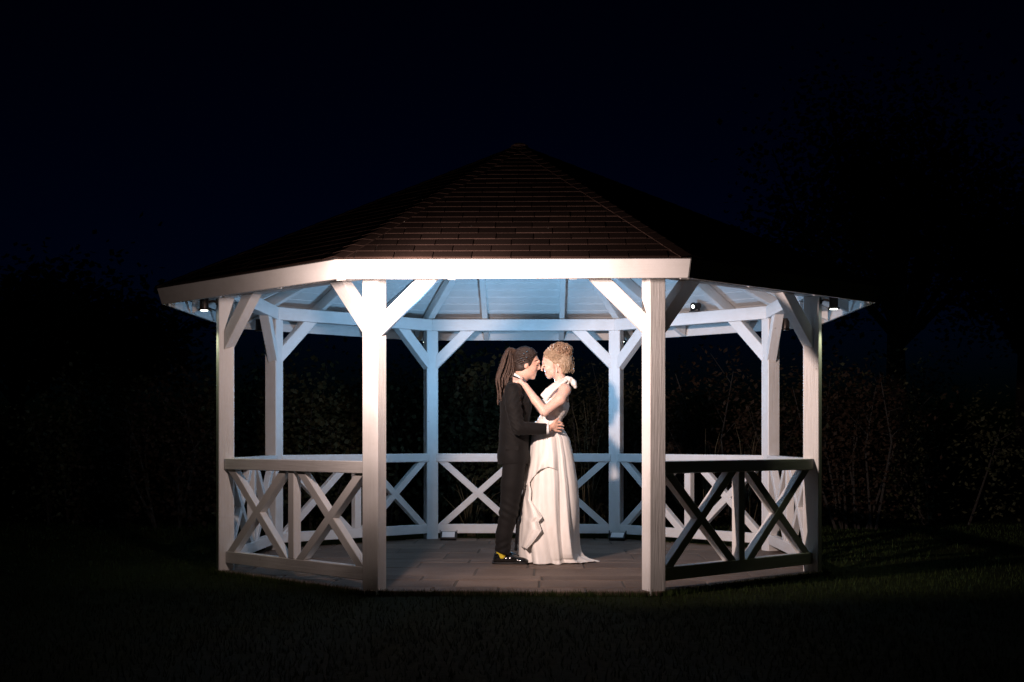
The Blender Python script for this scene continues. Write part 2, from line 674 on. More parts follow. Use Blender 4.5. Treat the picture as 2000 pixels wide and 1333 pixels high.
for k in range(8):
    F = SIDES[k]
    # ring beam with mitred ends
    a0, a1 = -0.046, 0.050
    h0, h1 = (AP + a0) * T8, (AP + a1) * T8
    vb = []
    for z in (ZB + 0.001, ZT):
        vb += [(-h0, a0, z), (h0, a0, z), (h1, a1, z), (-h1, a1, z)]
    timber('ring_beam', vb, gazebo, F)
    # fascia board, leaning with the roof edge
    vb = []
    for (rr, z) in ((RF2, ZF2), (RF, ZF)):
        ao = rr * C8 - AP
        ai = ao - 0.026
        ho, hi = (AP + ao) * T8, (AP + ai) * T8
        vb += [(-hi, ai, z), (hi, ai, z), (ho, ao, z), (-ho, ao, z)]
    timber('fascia_board', vb, gazebo, F, bev=0.003)
    # knee braces from both posts up to the ring beam
    for sgn in (-1, 1):
        xs = S / 2 - W * 0.5
        low, run = ZB - 0.385, 0.385
        bw = 0.145                              # horizontal width of the 45 degree stick
        pts = [(xs + 0.02, low - 0.02), (xs + 0.02, low + bw - 0.02), (xs - run + bw, ZB - 0.001), (xs - run, ZB - 0.001)]
        vb = []
        for yy in (-0.042, 0.042):
            vb += [(sgn * p[0], yy, p[1]) for p in pts]
        vb = [Vector(p) for p in vb]
        d = (vb[3] - vb[0]).normalized()
        n2 = Vector((0, 1, 0))
        Lm = Matrix((d, n2, d.cross(n2))).transposed().to_4x4()
        Lm.translation = vb[0]
        inv = Lm.inverted()
        timber('knee_brace', [inv @ p for p in vb], gazebo, F @ Lm)
    if k == 0:
        continue
    # balustrade: hand rail, bottom rail, mullion and two crosses
    L = S / 2 - W * 0.47
    rail = timber('hand_rail', hexa(-L, L, -0.045, 0.045, 0.768, 0.850), gazebo, F, bev=0.004)
    timber('bottom_rail', hexa(-L, L, -0.032, 0.032, 0.056, 0.146), gazebo, F)
    Mv = F @ Matrix(((0, 0, -1, 0), (0, 1, 0, 0), (1, 0, 0, 0), (0, 0, 0, 1)))
    timber('mullion', hexa(0.146, 0.768, -0.032, 0.032, -0.036, 0.036), gazebo, Mv)
    for sgn in (-1, 1):
        xa, xb = 0.036, L
        if sgn < 0:
            xa, xb = -L, -0.036
        z0, z1 = 0.146, 0.768
        for di in (0, 1):
            th = 0.030 if di == 0 else 0.028
            hw = 0.048
            p = (xa + hw + 0.02, z0) if di == 0 else (xb - hw - 0.02, z0)
            q = (xb - hw - 0.02, z1) if di == 0 else (xa + hw + 0.02, z1)
            vb = []
            for yy in (-th, th):
                vb += [Vector((p[0] - hw, yy, p[1])), Vector((p[0] + hw, yy, p[1])), Vector((q[0] + hw, yy, q[1])), Vector((q[0] - hw, yy, q[1]))]
            d = (vb[3] - vb[0]).normalized()
            n2 = Vector((0, 1, 0))
            Lm = Matrix((d, n2, d.cross(n2))).transposed().to_4x4()
            Lm.translation = (vb[0] + vb[2]) / 2
            inv = Lm.inverted()
            timber('cross_bar', [inv @ c for c in vb], gazebo, F @ Lm, bev=0.003)

# roof deck (closed shell), rafters, ceiling boards, shingles
CT = 0.040                                     # ceiling boards this far under the roof surface
vb = octagon(RF + 0.01, ZF + 0.006) + [Vector((0, 0, ZA + 0.004))] + octagon(RF - 0.03, ZF - 0.012) + [Vector((0, 0, ZA - 0.022))]
fb = [(i, (i + 1) % 8, 8) for i in range(8)] + [(9 + (i + 1) % 8, 9 + i, 17) for i in range(8)]
fb += [(i, 9 + i, 9 + (i + 1) % 8, (i + 1) % 8) for i in range(8)]
roof = mesh_obj('roof', vb, fb, M_DECK, gazebo)

RD = 0.105                                     # rafter depth
for i in range(8):
    # hip rafter, on the corner line
    def hz(r):
        return roof_z(r * C8) - CT - 0.026
    r0, r1 = 0.06, RF2 - 0.045
    r_, t_ = UR[i], Z.cross(UR[i])
    A, B = r_ * r0 + Z * hz(r0), r_ * r1 + Z * hz(r1)
    vv = []
    for dz in (-RD, 0):
        vv += [A - t_ * 0.034 + Z * dz, B - t_ * 0.034 + Z * dz, B + t_ * 0.034 + Z * dz, A + t_ * 0.034 + Z * dz]
    d = (B - A).normalized()
    Lm = Matrix((d, t_, d.cross(t_))).transposed().to_4x4()
    Lm.translation = A
    inv = Lm.inverted()
    timber('hip_rafter', [inv @ p for p in vv], gazebo, Lm)
    # two jack rafters per roof face
    F = SIDES[i]
    for x0 in (-0.385, 0.385):
        a0, a1 = 0.99, RF2 * C8 - 0.045
        y0, y1 = a0 - AP, a1 - AP
        z0, z1 = roof_z(a0) - CT - 0.024, roof_z(a1) - CT - 0.024
        vv = []
        for dz in (-RD, 0):
            vv += [(x0 - 0.026, y0, z0 + dz), (x0 + 0.026, y0, z0 + dz), (x0 + 0.026, y1, z1 + dz), (x0 - 0.026, y1, z1 + dz)]
        vv = [Vector(p) for p in vv]
        d = (vv[3] - vv[0]).normalized()
        n2 = Vector((1, 0, 0))
        Lm = Matrix((d, n2, d.cross(n2))).transposed().to_4x4()
        Lm.translation = vv[0]
        inv = Lm.inverted()
        timber('jack_rafter', [inv @ p for p in vv], gazebo, F @ Lm)
    # tongue and groove ceiling boards
    bwid = 0.118
    a = RF2 * C8 - 0.034
    while a > 0.12:
        b0, b1 = max(a - bwid + 0.006, 0.02), a
        vv = []
        for dz in (-0.020, 0.0):
            for (ap, sg) in ((b0, -1), (b0, 1), (b1, 1), (b1, -1)):
                vv.append((sg * (ap * T8 - 0.004), ap - AP, roof_z(ap) - CT + dz))
        timber('ceiling_board', vv, gazebo, F, bev=0.003)
        a -= bwid

EXPO, SW = 0.1275, 0.246


def shingles(k):
    """list of (verts, faces) for one roof face, in the side frame"""
    out = []
    cosl = 1 / math.sqrt(1 + SLOPE * SLOPE)
    sl = RF * C8 / cosl + 0.012                # slope length from apex to drip edge
    row = 0
    d = sl
    while d > 0.10:
        dl, du = d, max(d - EXPO - 0.03, 0.02)
        off = (row % 2) * SW / 2 + random.uniform(-0.015, 0.015)
        hw = dl * cosl * T8
        x = -math.ceil(hw / SW) * SW - off
        while x < hw:
            x0, x1 = x + 0.003, x + SW - 0.003
            poly = []
            # clip the rectangle to the triangle |x| <= dist * cosl * T8 - gap
            kx = cosl * T8
            rect = [(x0, dl), (x1, dl), (x1, du), (x0, du)]
            for sg in (1, -1):
                new = []
                for i in range(len(rect)):
                    p, q = rect[i], rect[(i + 1) % len(rect)]
                    dp, dq = sg * p[0] - kx * p[1] + 0.030, sg * q[0] - kx * q[1] + 0.030
                    if dp <= 0:
                        new.append(p)
                    if dp * dq < 0:
                        t = dp / (dp - dq)
                        new.append((p[0] + (q[0] - p[0]) * t, p[1] + (q[1] - p[1]) * t))
                rect = new
                if len(rect) < 3:
                    break
            if len(rect) >= 3 and area2(rect) > 0.0006:
                jit = random.uniform(-0.001, 0.0015)
                top, bot = [], []
                for (px, dd) in rect:
                    a = dd * cosl
                    lift = 0.0035 + 0.0050 * (dd - du) / (dl - du) + jit
                    zz = roof_z(a)
                    top.append(Vector((px, a - AP + lift * SLOPE * cosl, zz + lift * cosl)))
                    bot.append(Vector((px, a - AP, zz - 0.004)))
                n = len(top)
                vs = bot + top
                fs = [tuple(range(n)), tuple(range(n, 2 * n))[::-1]] + [(i, n + i, n + (i + 1) % n, (i + 1) % n) for i in range(n)]
                out.append((vs, fs))
            x += SW
        d -= EXPO
        row += 1
    return out


rest_v, rest_f = [], []
for k in range(8):
    for vs, fs in shingles(k):
        if k in (0, 7):
            c = sum(vs, Vector()) / len(vs)
            mesh_obj('shingle', [p - c for p in vs], fs, M_SHINGLE, roof, SIDES[k] @ Matrix.Translation(c))
        else:
            b = len(rest_v)
            rest_v += [SIDES[k] @ p for p in vs]
            rest_f += [tuple(i + b for i in q) for q in fs]
o = mesh_obj('shingle_cover', rest_v, rest_f, M_SHINGLE, roof)
o['kind'] = 'stuff'
for i in range(8):                              # folded caps lapped along every hip
    r_, t_ = UR[i], Z.cross(UR[i])
    b = Build()
    n = 24
    for j in range(n):
        ra, rb = RF * (1 - j / n) + 0.012, RF * (1 - (j + 1.25) / n)
        if rb < 0.03:
            rb = 0.03
        base = len(b.v)
        for (rr, lift) in ((ra, 0.0135), (rb, 0.0085)):
            zc = roof_z(rr * C8)
            hw = 0.078
            drop = hw * math.sin(math.pi / 8) * SLOPE * 0.98
            for sx, dz in ((-hw, -drop), (0, 0), (hw, -drop)):
                b.v.append(r_ * rr + t_ * sx + Z * (zc + lift + dz))
            for sx, dz in ((-hw, -drop), (0, 0), (hw, -drop)):
                b.v.append(r_ * rr + t_ * sx + Z * (zc + lift + dz - 0.007))
        q = base
        b.f += [(q, q + 1, q + 7, q + 6), (q + 1, q + 2, q + 8, q + 7), (q + 3, q + 4, q + 1, q), (q + 4, q + 5, q + 2, q + 1),
                (q, q + 6, q + 9, q + 3), (q + 2, q + 5, q + 11, q + 8)]
    b.obj('hip_cap', M_SHINGLE, roof)
b = Build()
b.lathe([(0.07, ZA - 0.02), (0.07, ZA + 0.012), (0.045, ZA + 0.026), (0.02, ZA + 0.032), (0.001, ZA + 0.034)], n=8)
b.obj('roof_cap', M_SHINGLE, roof)


# ------------------------------------------------------------------ lamps on the posts
def post_lamp(i, label, power, lit=True):
    r = UR[i]
    M = Matrix((r, Z.cross(r), Z)).transposed().to_4x4()
    M.translation = r * R
    root = empty('post_lamp', r * (R + W / 2) + Z * 2.03, math.atan2(r.y, r.x), label, 'lamp', 'downlights on the gazebo posts')
    x0 = 0.100                                   # distance of the cylinder axis from the post face
    T = Matrix.Translation((x0, 0, 0))
    b = Build()
    b.lathe([(0.030, 0.052), (0.034, 0.046), (0.034, -0.040), (0.044, -0.046), (0.044, -0.054), (0.029, -0.054)], T, 20)
    smooth_angle(b.obj('lamp_body', M_BRONZE, root))
    b = Build()
    b.lathe([(0.028, -0.058), (0.028, -0.0545)], T, 20)
    b.obj('lens', M_LENS if lit else M_PANEL, root)
    b = Build()
    b.tube([(0.006, 0, 0.012), (0.03, 0, 0.018), (0.068, 0, 0.010)], [0.010, 0.009, 0.010], 8)
    b.obj('bracket_arm', M_BRONZE, root)
    b = Build()
    b.lathe([(0.026, 0.0), (0.026, 0.008), (0.018, 0.012)], Matrix.Rotation(math.radians(90), 4, 'Y') @ Matrix.Identity(4), 16)
    o = b.obj('back_plate', M_BRONZE, root)
    o.location = (0.001, 0, 0.012)
    if not lit:
        return root
    l = bpy.data.lights.new('post_lamp_light', 'SPOT')
    l.energy = power
    l.color = (0.93, 1.0, 0.62)
    l.spot_size = math.radians(70)
    l.spot_blend = 0.6
    l.shadow_soft_size = 0.025
    lo_ = bpy.data.objects.new('post_lamp_light', l)
    link(lo_, root)
    lo_.location = (x0, 0, -0.066)
    return root


post_lamp(7, 'lit bronze downlight under the eave tip on the far left post', 9.0)
post_lamp(2, 'lit dark downlight under the eave tip on the far right post', 9.0)
post_lamp(3, 'downlight on the outer side of the back right side post beside the dark shrubs', 4.0, False)
post_lamp(6, 'downlight on the outer side of the back left side post', 4.0, False)
post_lamp(5, 'downlight behind the back post to the left of the couple', 4.0)
post_lamp(4, 'downlight behind the back post to the right of the bride', 4.0)

# round spotlight sitting on the ring beam at the back right
F3 = SIDES[3]
p = F3 @ Vector((-0.095, -0.03, ZT))
root = empty('spotlight', p, math.radians(215), 'round silver spotlight with bright face sitting on the back right ring beam', 'spotlight')
b = Build()
T = Matrix.Translation((0, 0, 0.056)) @ Matrix.Rotation(math.radians(100), 4, 'Y') @ Matrix.Scale(0.78, 4)
b.lathe([(0.030, -0.075), (0.040, -0.060), (0.042, 0.010), (0.050, 0.016), (0.050, 0.034), (0.022, 0.034)], T, 20)
smooth_angle(b.obj('lamp_body', M_BRONZE, root))
b = Build()
b.lathe([(0.021, 0.030), (0.021, 0.037)], T, 20)
b.obj('lens', M_LENS, root)
b = Build()
b.box(-0.05, 0.05, -0.03, 0.03, 0.001, 0.010).box(-0.012, 0.012, -0.054, -0.048, 0.010, 0.07).box(-0.012, 0.012, 0.048, 0.054, 0.010, 0.07).box(-0.012, 0.012, -0.0485, 0.0485, 0.0095, 0.014)
b.obj('bracket', M_BRONZE, root)


# ------------------------------------------------------------------ floodlights lying on the floor
def floodlight(loc, rotz, tilt, label):
    root = empty('floodlight', loc, rotz, label, 'floodlight', 'floodlights on the paving by the back posts')
    Tm = Matrix.Translation((0, 0, 0.030)) @ Matrix.Rotation(math.radians(tilt), 4, 'X')
    b = Build()
    b.box(-0.078, 0.078, -0.055, 0.055, -0.020, 0.014, Tm)
    for j in range(6):
        b.box(-0.066 + j * 0.025, -0.060 + j * 0.025, -0.045, 0.045, -0.030, -0.0195, Tm)
    bevel(b.obj('housing', M_BLACK, root), 0.003)
    b = Build()
    b.box(-0.062, 0.062, -0.042, 0.042, 0.0145, 0.017, Tm)
    b.obj('glass_panel', M_PANEL, root)
    b = Build()
    b.box(-0.086, -0.080, -0.012, 0.012, -0.03, 0.05).box(0.080, 0.086, -0.012, 0.012, -0.03, 0.05).box(-0.086, 0.086, -0.012, 0.012, -0.034, -0.0305)
    o = b.obj('bracket', M_BLACK, root)
    o.location = (0, 0.012, 0.035)
    return root


floodlight(at(876, 13.10, 0.012), YAW, 34, 'black floodlight with white panel at the back post left of the groom')
floodlight(at(1206, 13.02, 0.012), YAW - 0.25, 28, 'black floodlight with white panel at the back post right of the bride')

# ------------------------------------------------------------------ flash on a light stand behind the couple
sp = at(1013, 11.62)
stand = empty('light_stand', sp, 0.3, 'black tripod light stand half hidden between groom and bride', 'light stand')
b = Build()
b.tube([(0, 0, 0.08), (0, 0, 0.70)], 0.013, 10).tube([(0, 0, 0.69), (0, 0, 1.20)], 0.010, 10)
b.obj('column', M_BLACK, stand)
for j in range(3):
    t = math.radians(200 + 120 * j)
    c, s_ = math.cos(t), math.sin(t)
    b = Build()
    b.tube([(c * 0.02, s_ * 0.02, 0.50), (c * 0.24, s_ * 0.24, 0.008)], 0.010, 8)
    leg = b.obj('leg', M_BLACK, stand)
    b = Build()
    b.tube([(c * 0.225, s_ * 0.225, 0.034), (c * 0.245, s_ * 0.245, 0.002)], 0.014, 8)
    b.obj('rubber_foot', M_BLACK, leg)
    b = Build()
    b.tube([(c * 0.015, s_ * 0.015, 0.16), (c * 0.15, s_ * 0.15, 0.21)], 0.006, 6)
    b.obj('brace', M_BLACK, stand)
b = Build()
b.lathe([(0.022, 0.46), (0.026, 0.47), (0.026, 0.53), (0.022, 0.54)], n=12)
b.obj('collar', M_BLACK, stand)
flash = empty('flash_unit', sp + Vector((0, 0, 1.20)), 0.3, 'black flash unit on the light stand hidden behind the groom', 'flash')
b = Build()
b.box(-0.035, 0.035, -0.022, 0.022, 0.0, 0.10).box(-0.038, 0.038, -0.028, 0.028, 0.1005, 0.155)
bevel(b.obj('body', M_BLACK, flash), 0.004)
b = Build()
b.box(-0.034, 0.034, -0.024, 0.024, 0.1555, 0.159)
b.obj('lens', M_PANEL, flash)
l = bpy.data.lights.new('flash_unit_light', 'POINT')
l.energy = 78.0
l.color = (0.30, 0.62, 1.0)
l.shadow_soft_size = 0.05
lo_ = bpy.data.objects.new('flash_unit_light', l)
link(lo_, flash)
lo_.location = (0, 0, 0.215)
l.use_nodes = True                               # dome diffuser: throws up and sideways, little down
ln = l.node_tree
tcn = ln.nodes.new('ShaderNodeTexCoord')
sx = ln.nodes.new('ShaderNodeSeparateXYZ')
mr = ln.nodes.new('ShaderNodeMapRange')
mr.interpolation_type = 'SMOOTHSTEP'
for q, val_ in ((1, -0.55), (2, 0.15), (3, 0.12), (4, 1.0)):
    mr.inputs[q].default_value = val_
ln.links.new(tcn.outputs['Normal'], sx.inputs[0])
ln.links.new(sx.outputs['Z'], mr.inputs[0])
ln.links.new(mr.outputs[0], ln.nodes['Emission'].inputs['Strength'])


# ------------------------------------------------------------------ signed-distance modelling for the couple
class Field:
    def __init__(self, lo, hi, h):
        self.h = h
        self.lo = np.array(lo, float)
        n = np.ceil((np.array(hi, float) - self.lo) / h).astype(int) + 1
        self.n = n
        self.ax = [self.lo[i] + h * np.arange(n[i]) for i in range(3)]
        self.D = np.full(tuple(n), 0.4, dtype=np.float32)

    def _region(self, lo, hi):
        sl = []
        for i in range(3):
            a = int(max(0, math.floor((lo[i] - self.lo[i]) / self.h)))
            b_ = int(min(self.n[i], math.ceil((hi[i] - self.lo[i]) / self.h) + 1))
            if b_ <= a:
                return None, None
            sl.append(slice(a, b_))
        X = self.ax[0][sl[0]][:, None, None].astype(np.float32)
        Y = self.ax[1][sl[1]][None, :, None].astype(np.float32)
        Zz = self.ax[2][sl[2]][None, None, :].astype(np.float32)
        return tuple(sl), (X, Y, Zz)

    def _merge(self, sl, d, k, op):
        a = self.D[sl]
        if op == 'add':
            h = np.clip(0.5 + 0.5 * (a - d) / k, 0, 1)
            self.D[sl] = a * (1 - h) + d * h - k * h * (1 - h)
        else:
            h = np.clip(0.5 - 0.5 * (a + d) / k, 0, 1)
            self.D[sl] = a * (1 - h) + (-d) * h + k * h * (1 - h)

    def cap(self, a, b, ra, rb=None, k=0.015, op='add', flat=(1, 1, 1)):
        """tapered capsule; flat stretches it along x, y, z"""
        rb = ra if rb is None else rb
        a, b = np.array(a, float), np.array(b, float)
        f = np.array(flat, float)
        m = max(ra, rb) * f.max() + k * 1.5 + 3 * self.h
        sl, P = self._region(np.minimum(a, b) - m, np.maximum(a, b) + m)
        if sl is None:
            return self
        A, B = a / f, b / f
        q = [P[i] / f[i] - A[i] for i in range(3)]
        ba = B - A
        L = max(float(ba @ ba), 1e-12)
        t = np.clip((q[0] * ba[0] + q[1] * ba[1] + q[2] * ba[2]) / L, 0, 1)
        d = np.sqrt((q[0] - ba[0] * t) ** 2 + (q[1] - ba[1] * t) ** 2 + (q[2] - ba[2] * t) ** 2) - (ra + (rb - ra) * t)
        self._merge(sl, (d * f.min()).astype(np.float32), k, op)
        return self

    def ell(self, c, r, k=0.015, op='add', rot=0.0):
        """ellipsoid, optionally turned in the picture plane (x-z) by rot degrees"""
        c, r = np.array(c, float), np.array(r, float)
        m = r.max() + k * 1.5 + 3 * self.h
        sl, P = self._region(c - m, c + m)
        if sl is None:
            return self
        x, y_, z = P[0] - c[0], P[1] - c[1], P[2] - c[2]
        if rot:
            t = math.radians(rot)
            x, z = x * math.cos(t) + z * math.sin(t), -x * math.sin(t) + z * math.cos(t)
        k0 = np.sqrt((x / r[0]) ** 2 + (y_ / r[1]) ** 2 + (z / r[2]) ** 2)
        k1 = np.sqrt((x / r[0] ** 2) ** 2 + (y_ / r[1] ** 2) ** 2 + (z / r[2] ** 2) ** 2)
        d = k0 * (k0 - 1) / np.maximum(k1, 1e-6)
        self._merge(sl, d.astype(np.float32), k, op)
        return self

    def chain(self, pts, rads, k=0.015, flat=(1, 1, 1)):
        for i in range(len(pts) - 1):
            self.cap(pts[i], pts[i + 1], rads[i], rads[i + 1], k, flat=flat)
        return self

    def cut(self, p, n, k=0.0):
        """remove everything on the side n points to"""
        n = np.array(n, float)
        n /= np.linalg.norm(n)
        X = self.ax[0][:, None, None]
        Y = self.ax[1][None, :, None]
        Zz = self.ax[2][None, None, :]
        d = ((X - p[0]) * n[0] + (Y - p[1]) * n[1] + (Zz - p[2]) * n[2]).astype(np.float32)
        self.D = np.maximum(self.D, d)
        return self

    def shift(self, d):
        self.D = self.D - d
        return self

    def mesh(self):
        D = self.D.copy()
        D[0], D[-1] = 1, 1
        D[:, 0], D[:, -1] = 1, 1
        D[:, :, 0], D[:, :, -1] = 1, 1
        D[np.abs(D) < 1e-7] = 1e-7
        s = D < 0
        nx, ny, nz = D.shape
        cnt = np.zeros((nx - 1, ny - 1, nz - 1), np.int8)
        offs = [(i, j, k) for i in (0, 1) for j in (0, 1) for k in (0, 1)]
        for (i, j, k) in offs:
            cnt += s[i:nx - 1 + i, j:ny - 1 + j, k:nz - 1 + k]
        mask = (cnt > 0) & (cnt < 8)
        cells = np.argwhere(mask)
        idx = np.full(mask.shape, -1, np.int32)
        idx[mask] = np.arange(len(cells))
        val = {o_: D[cells[:, 0] + o_[0], cells[:, 1] + o_[1], cells[:, 2] + o_[2]] for o_ in offs}
        pos = np.zeros((len(cells), 3))
        num = np.zeros(len(cells))
        for a in offs:
            for axis in range(3):
                if a[axis] == 0:
                    b_ = list(a)
                    b_[axis] = 1
                    va, vb_ = val[a], val[tuple(b_)]
                    cr = (va < 0) != (vb_ < 0)
                    t = np.where(cr, va / np.where(cr, va - vb_, 1), 0)
                    p = np.tile(np.array(a, float), (len(cells), 1))
                    p[:, axis] = t
                    pos += p * cr[:, None]
                    num += cr
        V = self.lo + (cells + pos / num[:, None]) * self.h
        faces = []
        for axis in range(3):
            o1, o2 = [(1, 2), (2, 0), (0, 1)][axis]
            a0 = [slice(1, -1)] * 3
            a0[axis] = slice(0, -1)
            a1 = list(a0)
            a1[axis] = slice(1, None)
            sa, sb = s[tuple(a0)], s[tuple(a1)]
            e = np.argwhere(sa != sb)
            if not len(e):
                continue
            sgn = sa[tuple(e.T)]
            base = e.copy()
            base[:, o1] += 1
            base[:, o2] += 1
            quad = []
            for d1, d2 in ((-1, -1), (0, -1), (0, 0), (-1, 0)):
                c = base.copy()
                c[:, o1] += d1
                c[:, o2] += d2
                quad.append(idx[tuple(c.T)])
            q = np.stack(quad, 1)
            q[~sgn] = q[~sgn][:, ::-1]
            faces.append(q)
        Fq = np.concatenate(faces)
        Fq = Fq[(Fq >= 0).all(1)]
        return V, Fq

    def obj(self, name, mat, parent, relax=1):
        V, Fq = self.mesh()
        for _ in range(relax):                    # light Laplacian smoothing of grid steps
            acc = np.zeros_like(V)
            n = np.zeros(len(V))
            for i in range(4):
                a, b_ = Fq[:, i], Fq[:, (i + 1) % 4]
                np.add.at(acc, a, V[b_])
                np.add.at(acc, b_, V[a])
                np.add.at(n, a, 1)
                np.add.at(n, b_, 1)
            V = V * 0.5 + 0.5 * acc / np.maximum(n, 1)[:, None]
        return np_mesh(name, V, Fq, mat, parent)


CD = 10.71                                      # distance of the couple
KP = CD / FPX
CORG = at(1000, CD)


def G(x, y_, w=0.0):
    """point of the couple read off the photograph (column, row) at depth w behind their plane"""
    return ((x - 1000.0) * KP, w, (1102.0 - y_) * KP)


def hand(f, wrist, palm, knuckles, fingers, thumb, r=0.0085, rp=0.020):
    """palm with four separately bent fingers and a thumb"""
    f.cap(wrist, palm, rp * 1.05, rp * 1.1, 0.012, flat=(1, 1, 1))
    for kx in knuckles:
        f.cap(palm, kx, rp * 0.85, r * 1.25, 0.008)
    for fi, kx in zip(fingers, knuckles):
        f.chain([kx] + list(fi), [r * 1.1, r, r * 0.82][:len(fi) + 1], 0.004)
    f.chain([palm] + list(thumb), [rp * 0.8, r * 1.2, r][:len(thumb) + 1], 0.006)


# ---- groom
groom = empty('person', CORG, YAW, 'man with long dreadlocks in a black suit embracing the woman in white', 'person')
GW = 0.015                                       # head offset
f = Field((-0.20, -0.36, -0.02), (0.48, 0.36, 1.78), 0.0062)
f.ell(G(1027.5, 708, GW), (0.101, 0.076, 0.096), 0.02)
f.ell(G(1034, 723, GW), (0.064, 0.060, 0.082), 0.022, rot=-4)
f.ell(G(1027, 733, GW), (0.060, 0.058, 0.036), 0.03, rot=20)
f.ell(G(1041, 740, GW), (0.021, 0.025, 0.018), 0.014)
f.cap(G(1051.5, 709.5, GW - 0.034), G(1051.5, 709.5, GW + 0.034), 0.015, k=0.014)
f.chain([G(1051.5, 712, GW), G(1053.2, 717.5, GW), G(1054.4, 722.3, GW)], [0.007, 0.008, 0.0098], 0.008)
for sg in (-1, 1):
    f.ell(G(1051.4, 723.8, GW + sg * 0.011), (0.010, 0.008, 0.0075), 0.006)
    f.ell(G(1050.0, 714.8, GW + sg * 0.033), (0.010, 0.016, 0.009), 0.008, op='sub')
    f.ell(G(1047.4, 714.8, GW + sg * 0.033), (0.013, 0.015, 0.012), 0.004)
    f.ell(G(1041.5, 722, GW + sg * 0.040), (0.022, 0.018, 0.020), 0.02)
    f.ell(G(1027.5, 717, GW + sg * 0.074), (0.017, 0.009, 0.029), 0.006, rot=-14)
    f.ell(G(1027.8, 716, GW + sg * 0.084), (0.009, 0.006, 0.017), 0.005, op='sub', rot=-14)
f.cap(G(1046.6, 731.2, GW - 0.017), G(1046.6, 731.2, GW + 0.017), 0.0075, k=0.006)
f.cap(G(1045.6, 735.2, GW - 0.014), G(1045.6, 735.2, GW + 0.014), 0.0085, k=0.006)
f.cap(G(1047.6, 733.3, GW - 0.02), G(1047.6, 733.3, GW + 0.02), 0.0025, k=0.004, op='sub')
f.chain([G(1021, 728, GW), G(1013, 746, 0.0), G(1008, 762, 0.0)], [0.060, 0.059, 0.066], 0.02)
f.ell(G(1006, 795), (0.105, 0.165, 0.19), 0.04).ell(G(1004, 868), (0.10, 0.15, 0.19), 0.04)
for sg in (-1, 1):
    f.chain([G(1003, 905, sg * 0.085), G((996 if sg < 0 else 1001) - 2, 1000, sg * 0.09), G(980, 1085, sg * 0.086)], [0.080, 0.052, 0.034], 0.03)
    f.cap(G(980, 1094, sg * 0.085), G(1018, 1096, sg * 0.095), 0.026, 0.020, 0.02)
f.chain([G(1003, 768, -0.165), G(1011, 838, -0.225), G(1069, 841, -0.185)], [0.055, 0.042, 0.030], 0.02)
f.chain([G(1003, 768, 0.165), G(1018, 836, 0.24), G(1066, 838, 0.19)], [0.055, 0.042, 0.030], 0.02)
hand(f, G(1068, 841, -0.186), G(1078, 836, -0.172),
     [G(1085, 828.5, -0.164), G(1086.5, 833.5, -0.166), G(1086, 839, -0.165), G(1084, 844, -0.162)],
     [[G(1092, 827.5, -0.158), G(1097.5, 830.0, -0.146)], [G(1094.5, 833.0, -0.160), G(1100.0, 835.0, -0.147)],
      [G(1093.5, 839.2, -0.158), G(1099.2, 840.5, -0.146)], [G(1090.5, 845.2, -0.156), G(1095.5, 846.2, -0.146)]],
     [G(1083, 825.5, -0.172), G(1089.5, 820.8, -0.160)])
hand(f, G(1066, 838, 0.19), G(1076, 834, 0.172),
     [G(1084, 828, 0.165), G(1086, 833, 0.166), G(1085, 838, 0.165), G(1083, 843, 0.163)],
     [[G(1091, 828, 0.158), G(1096, 830, 0.147)], [G(1093, 833, 0.159), G(1098, 834, 0.147)],
      [G(1092, 838, 0.158), G(1097, 839, 0.147)], [G(1089, 844, 0.157), G(1094, 845, 0.147)]],
     [G(1082, 826, 0.170), G(1088, 822, 0.160)])
f.obj('body', M_SKIN_G, groom)

# suit jacket
f = Field((-0.22, -0.38, 0.72), (0.36, 0.38, 1.52), 0.0072)
f.ell(G(1007.5, 797), (0.130, 0.190, 0.165), 0.05)
f.ell(G(1004, 845), (0.122, 0.170, 0.20), 0.05)
f.ell(G(1002.5, 896), (0.130, 0.186, 0.20), 0.05)
f.cap(G(1003, 768, -0.165), G(1003, 768, 0.165), 0.062, k=0.05)
f.cap(G(1007, 757, -0.08), G(1007, 757, 0.08), 0.062, k=0.05)
f.cut(G(1000, 909.5), (0.03, 0, -1))
f.cut(G(1012, 741.5), (0.42, 0, 1))
f.cap(G(1016, 728, 0), G(1009, 757, 0), 0.064, 0.069, 0.006, op='sub')
for sg in (-1, 1):
    wz = 0.205 if sg < 0 else 0.205
    f.chain([G(1001.5, 769, sg * 0.185), G(1003, 800, sg * 0.222), G(1011.5, 840, sg * 0.245)], [0.068, 0.062, 0.056], 0.022)
    e1 = G(1066.5, 841, -0.190) if sg < 0 else G(1064, 838, 0.196)
    f.cap(G(1011.5, 840, sg * 0.245), e1, 0.0555, 0.044, 0.014)
f.cut(G(1067, 841, -0.19), (1, 0, 0))
V0 = None
jacket = f.obj('jacket', M_WOOL, groom)
# cloth creases at elbow, armhole and waist
co = np.empty(len(jacket.data.vertices) * 3, np.float32)
jacket.data.vertices.foreach_get('co', co)
co = co.reshape(-1, 3)
nr = np.empty(len(co) * 3, np.float32)
jacket.data.vertices.foreach_get('normal', nr)
nr = nr.reshape(-1, 3)
ex = np.array(G(1010, 838, -0.24))
de = np.exp(-((co - ex) ** 2).sum(1) / 0.010)
fold = np.sin((co[:, 0] * 0.8 + co[:, 2] * 1.0) * 190) * 0.0035 * de
aw = np.array(G(1012, 790, -0.2))
da = np.exp(-((co - aw) ** 2).sum(1) / 0.014)
fold += np.sin((co[:, 0] * 1.1 - co[:, 2] * 0.7) * 130) * 0.0030 * da
fold += np.sin(co[:, 2] * 46 + np.sin(co[:, 0] * 22) * 2) * 0.0016
jacket.data.vertices.foreach_set('co', (co + nr * fold[:, None]).astype(np.float32).ravel())
jacket.data.update()
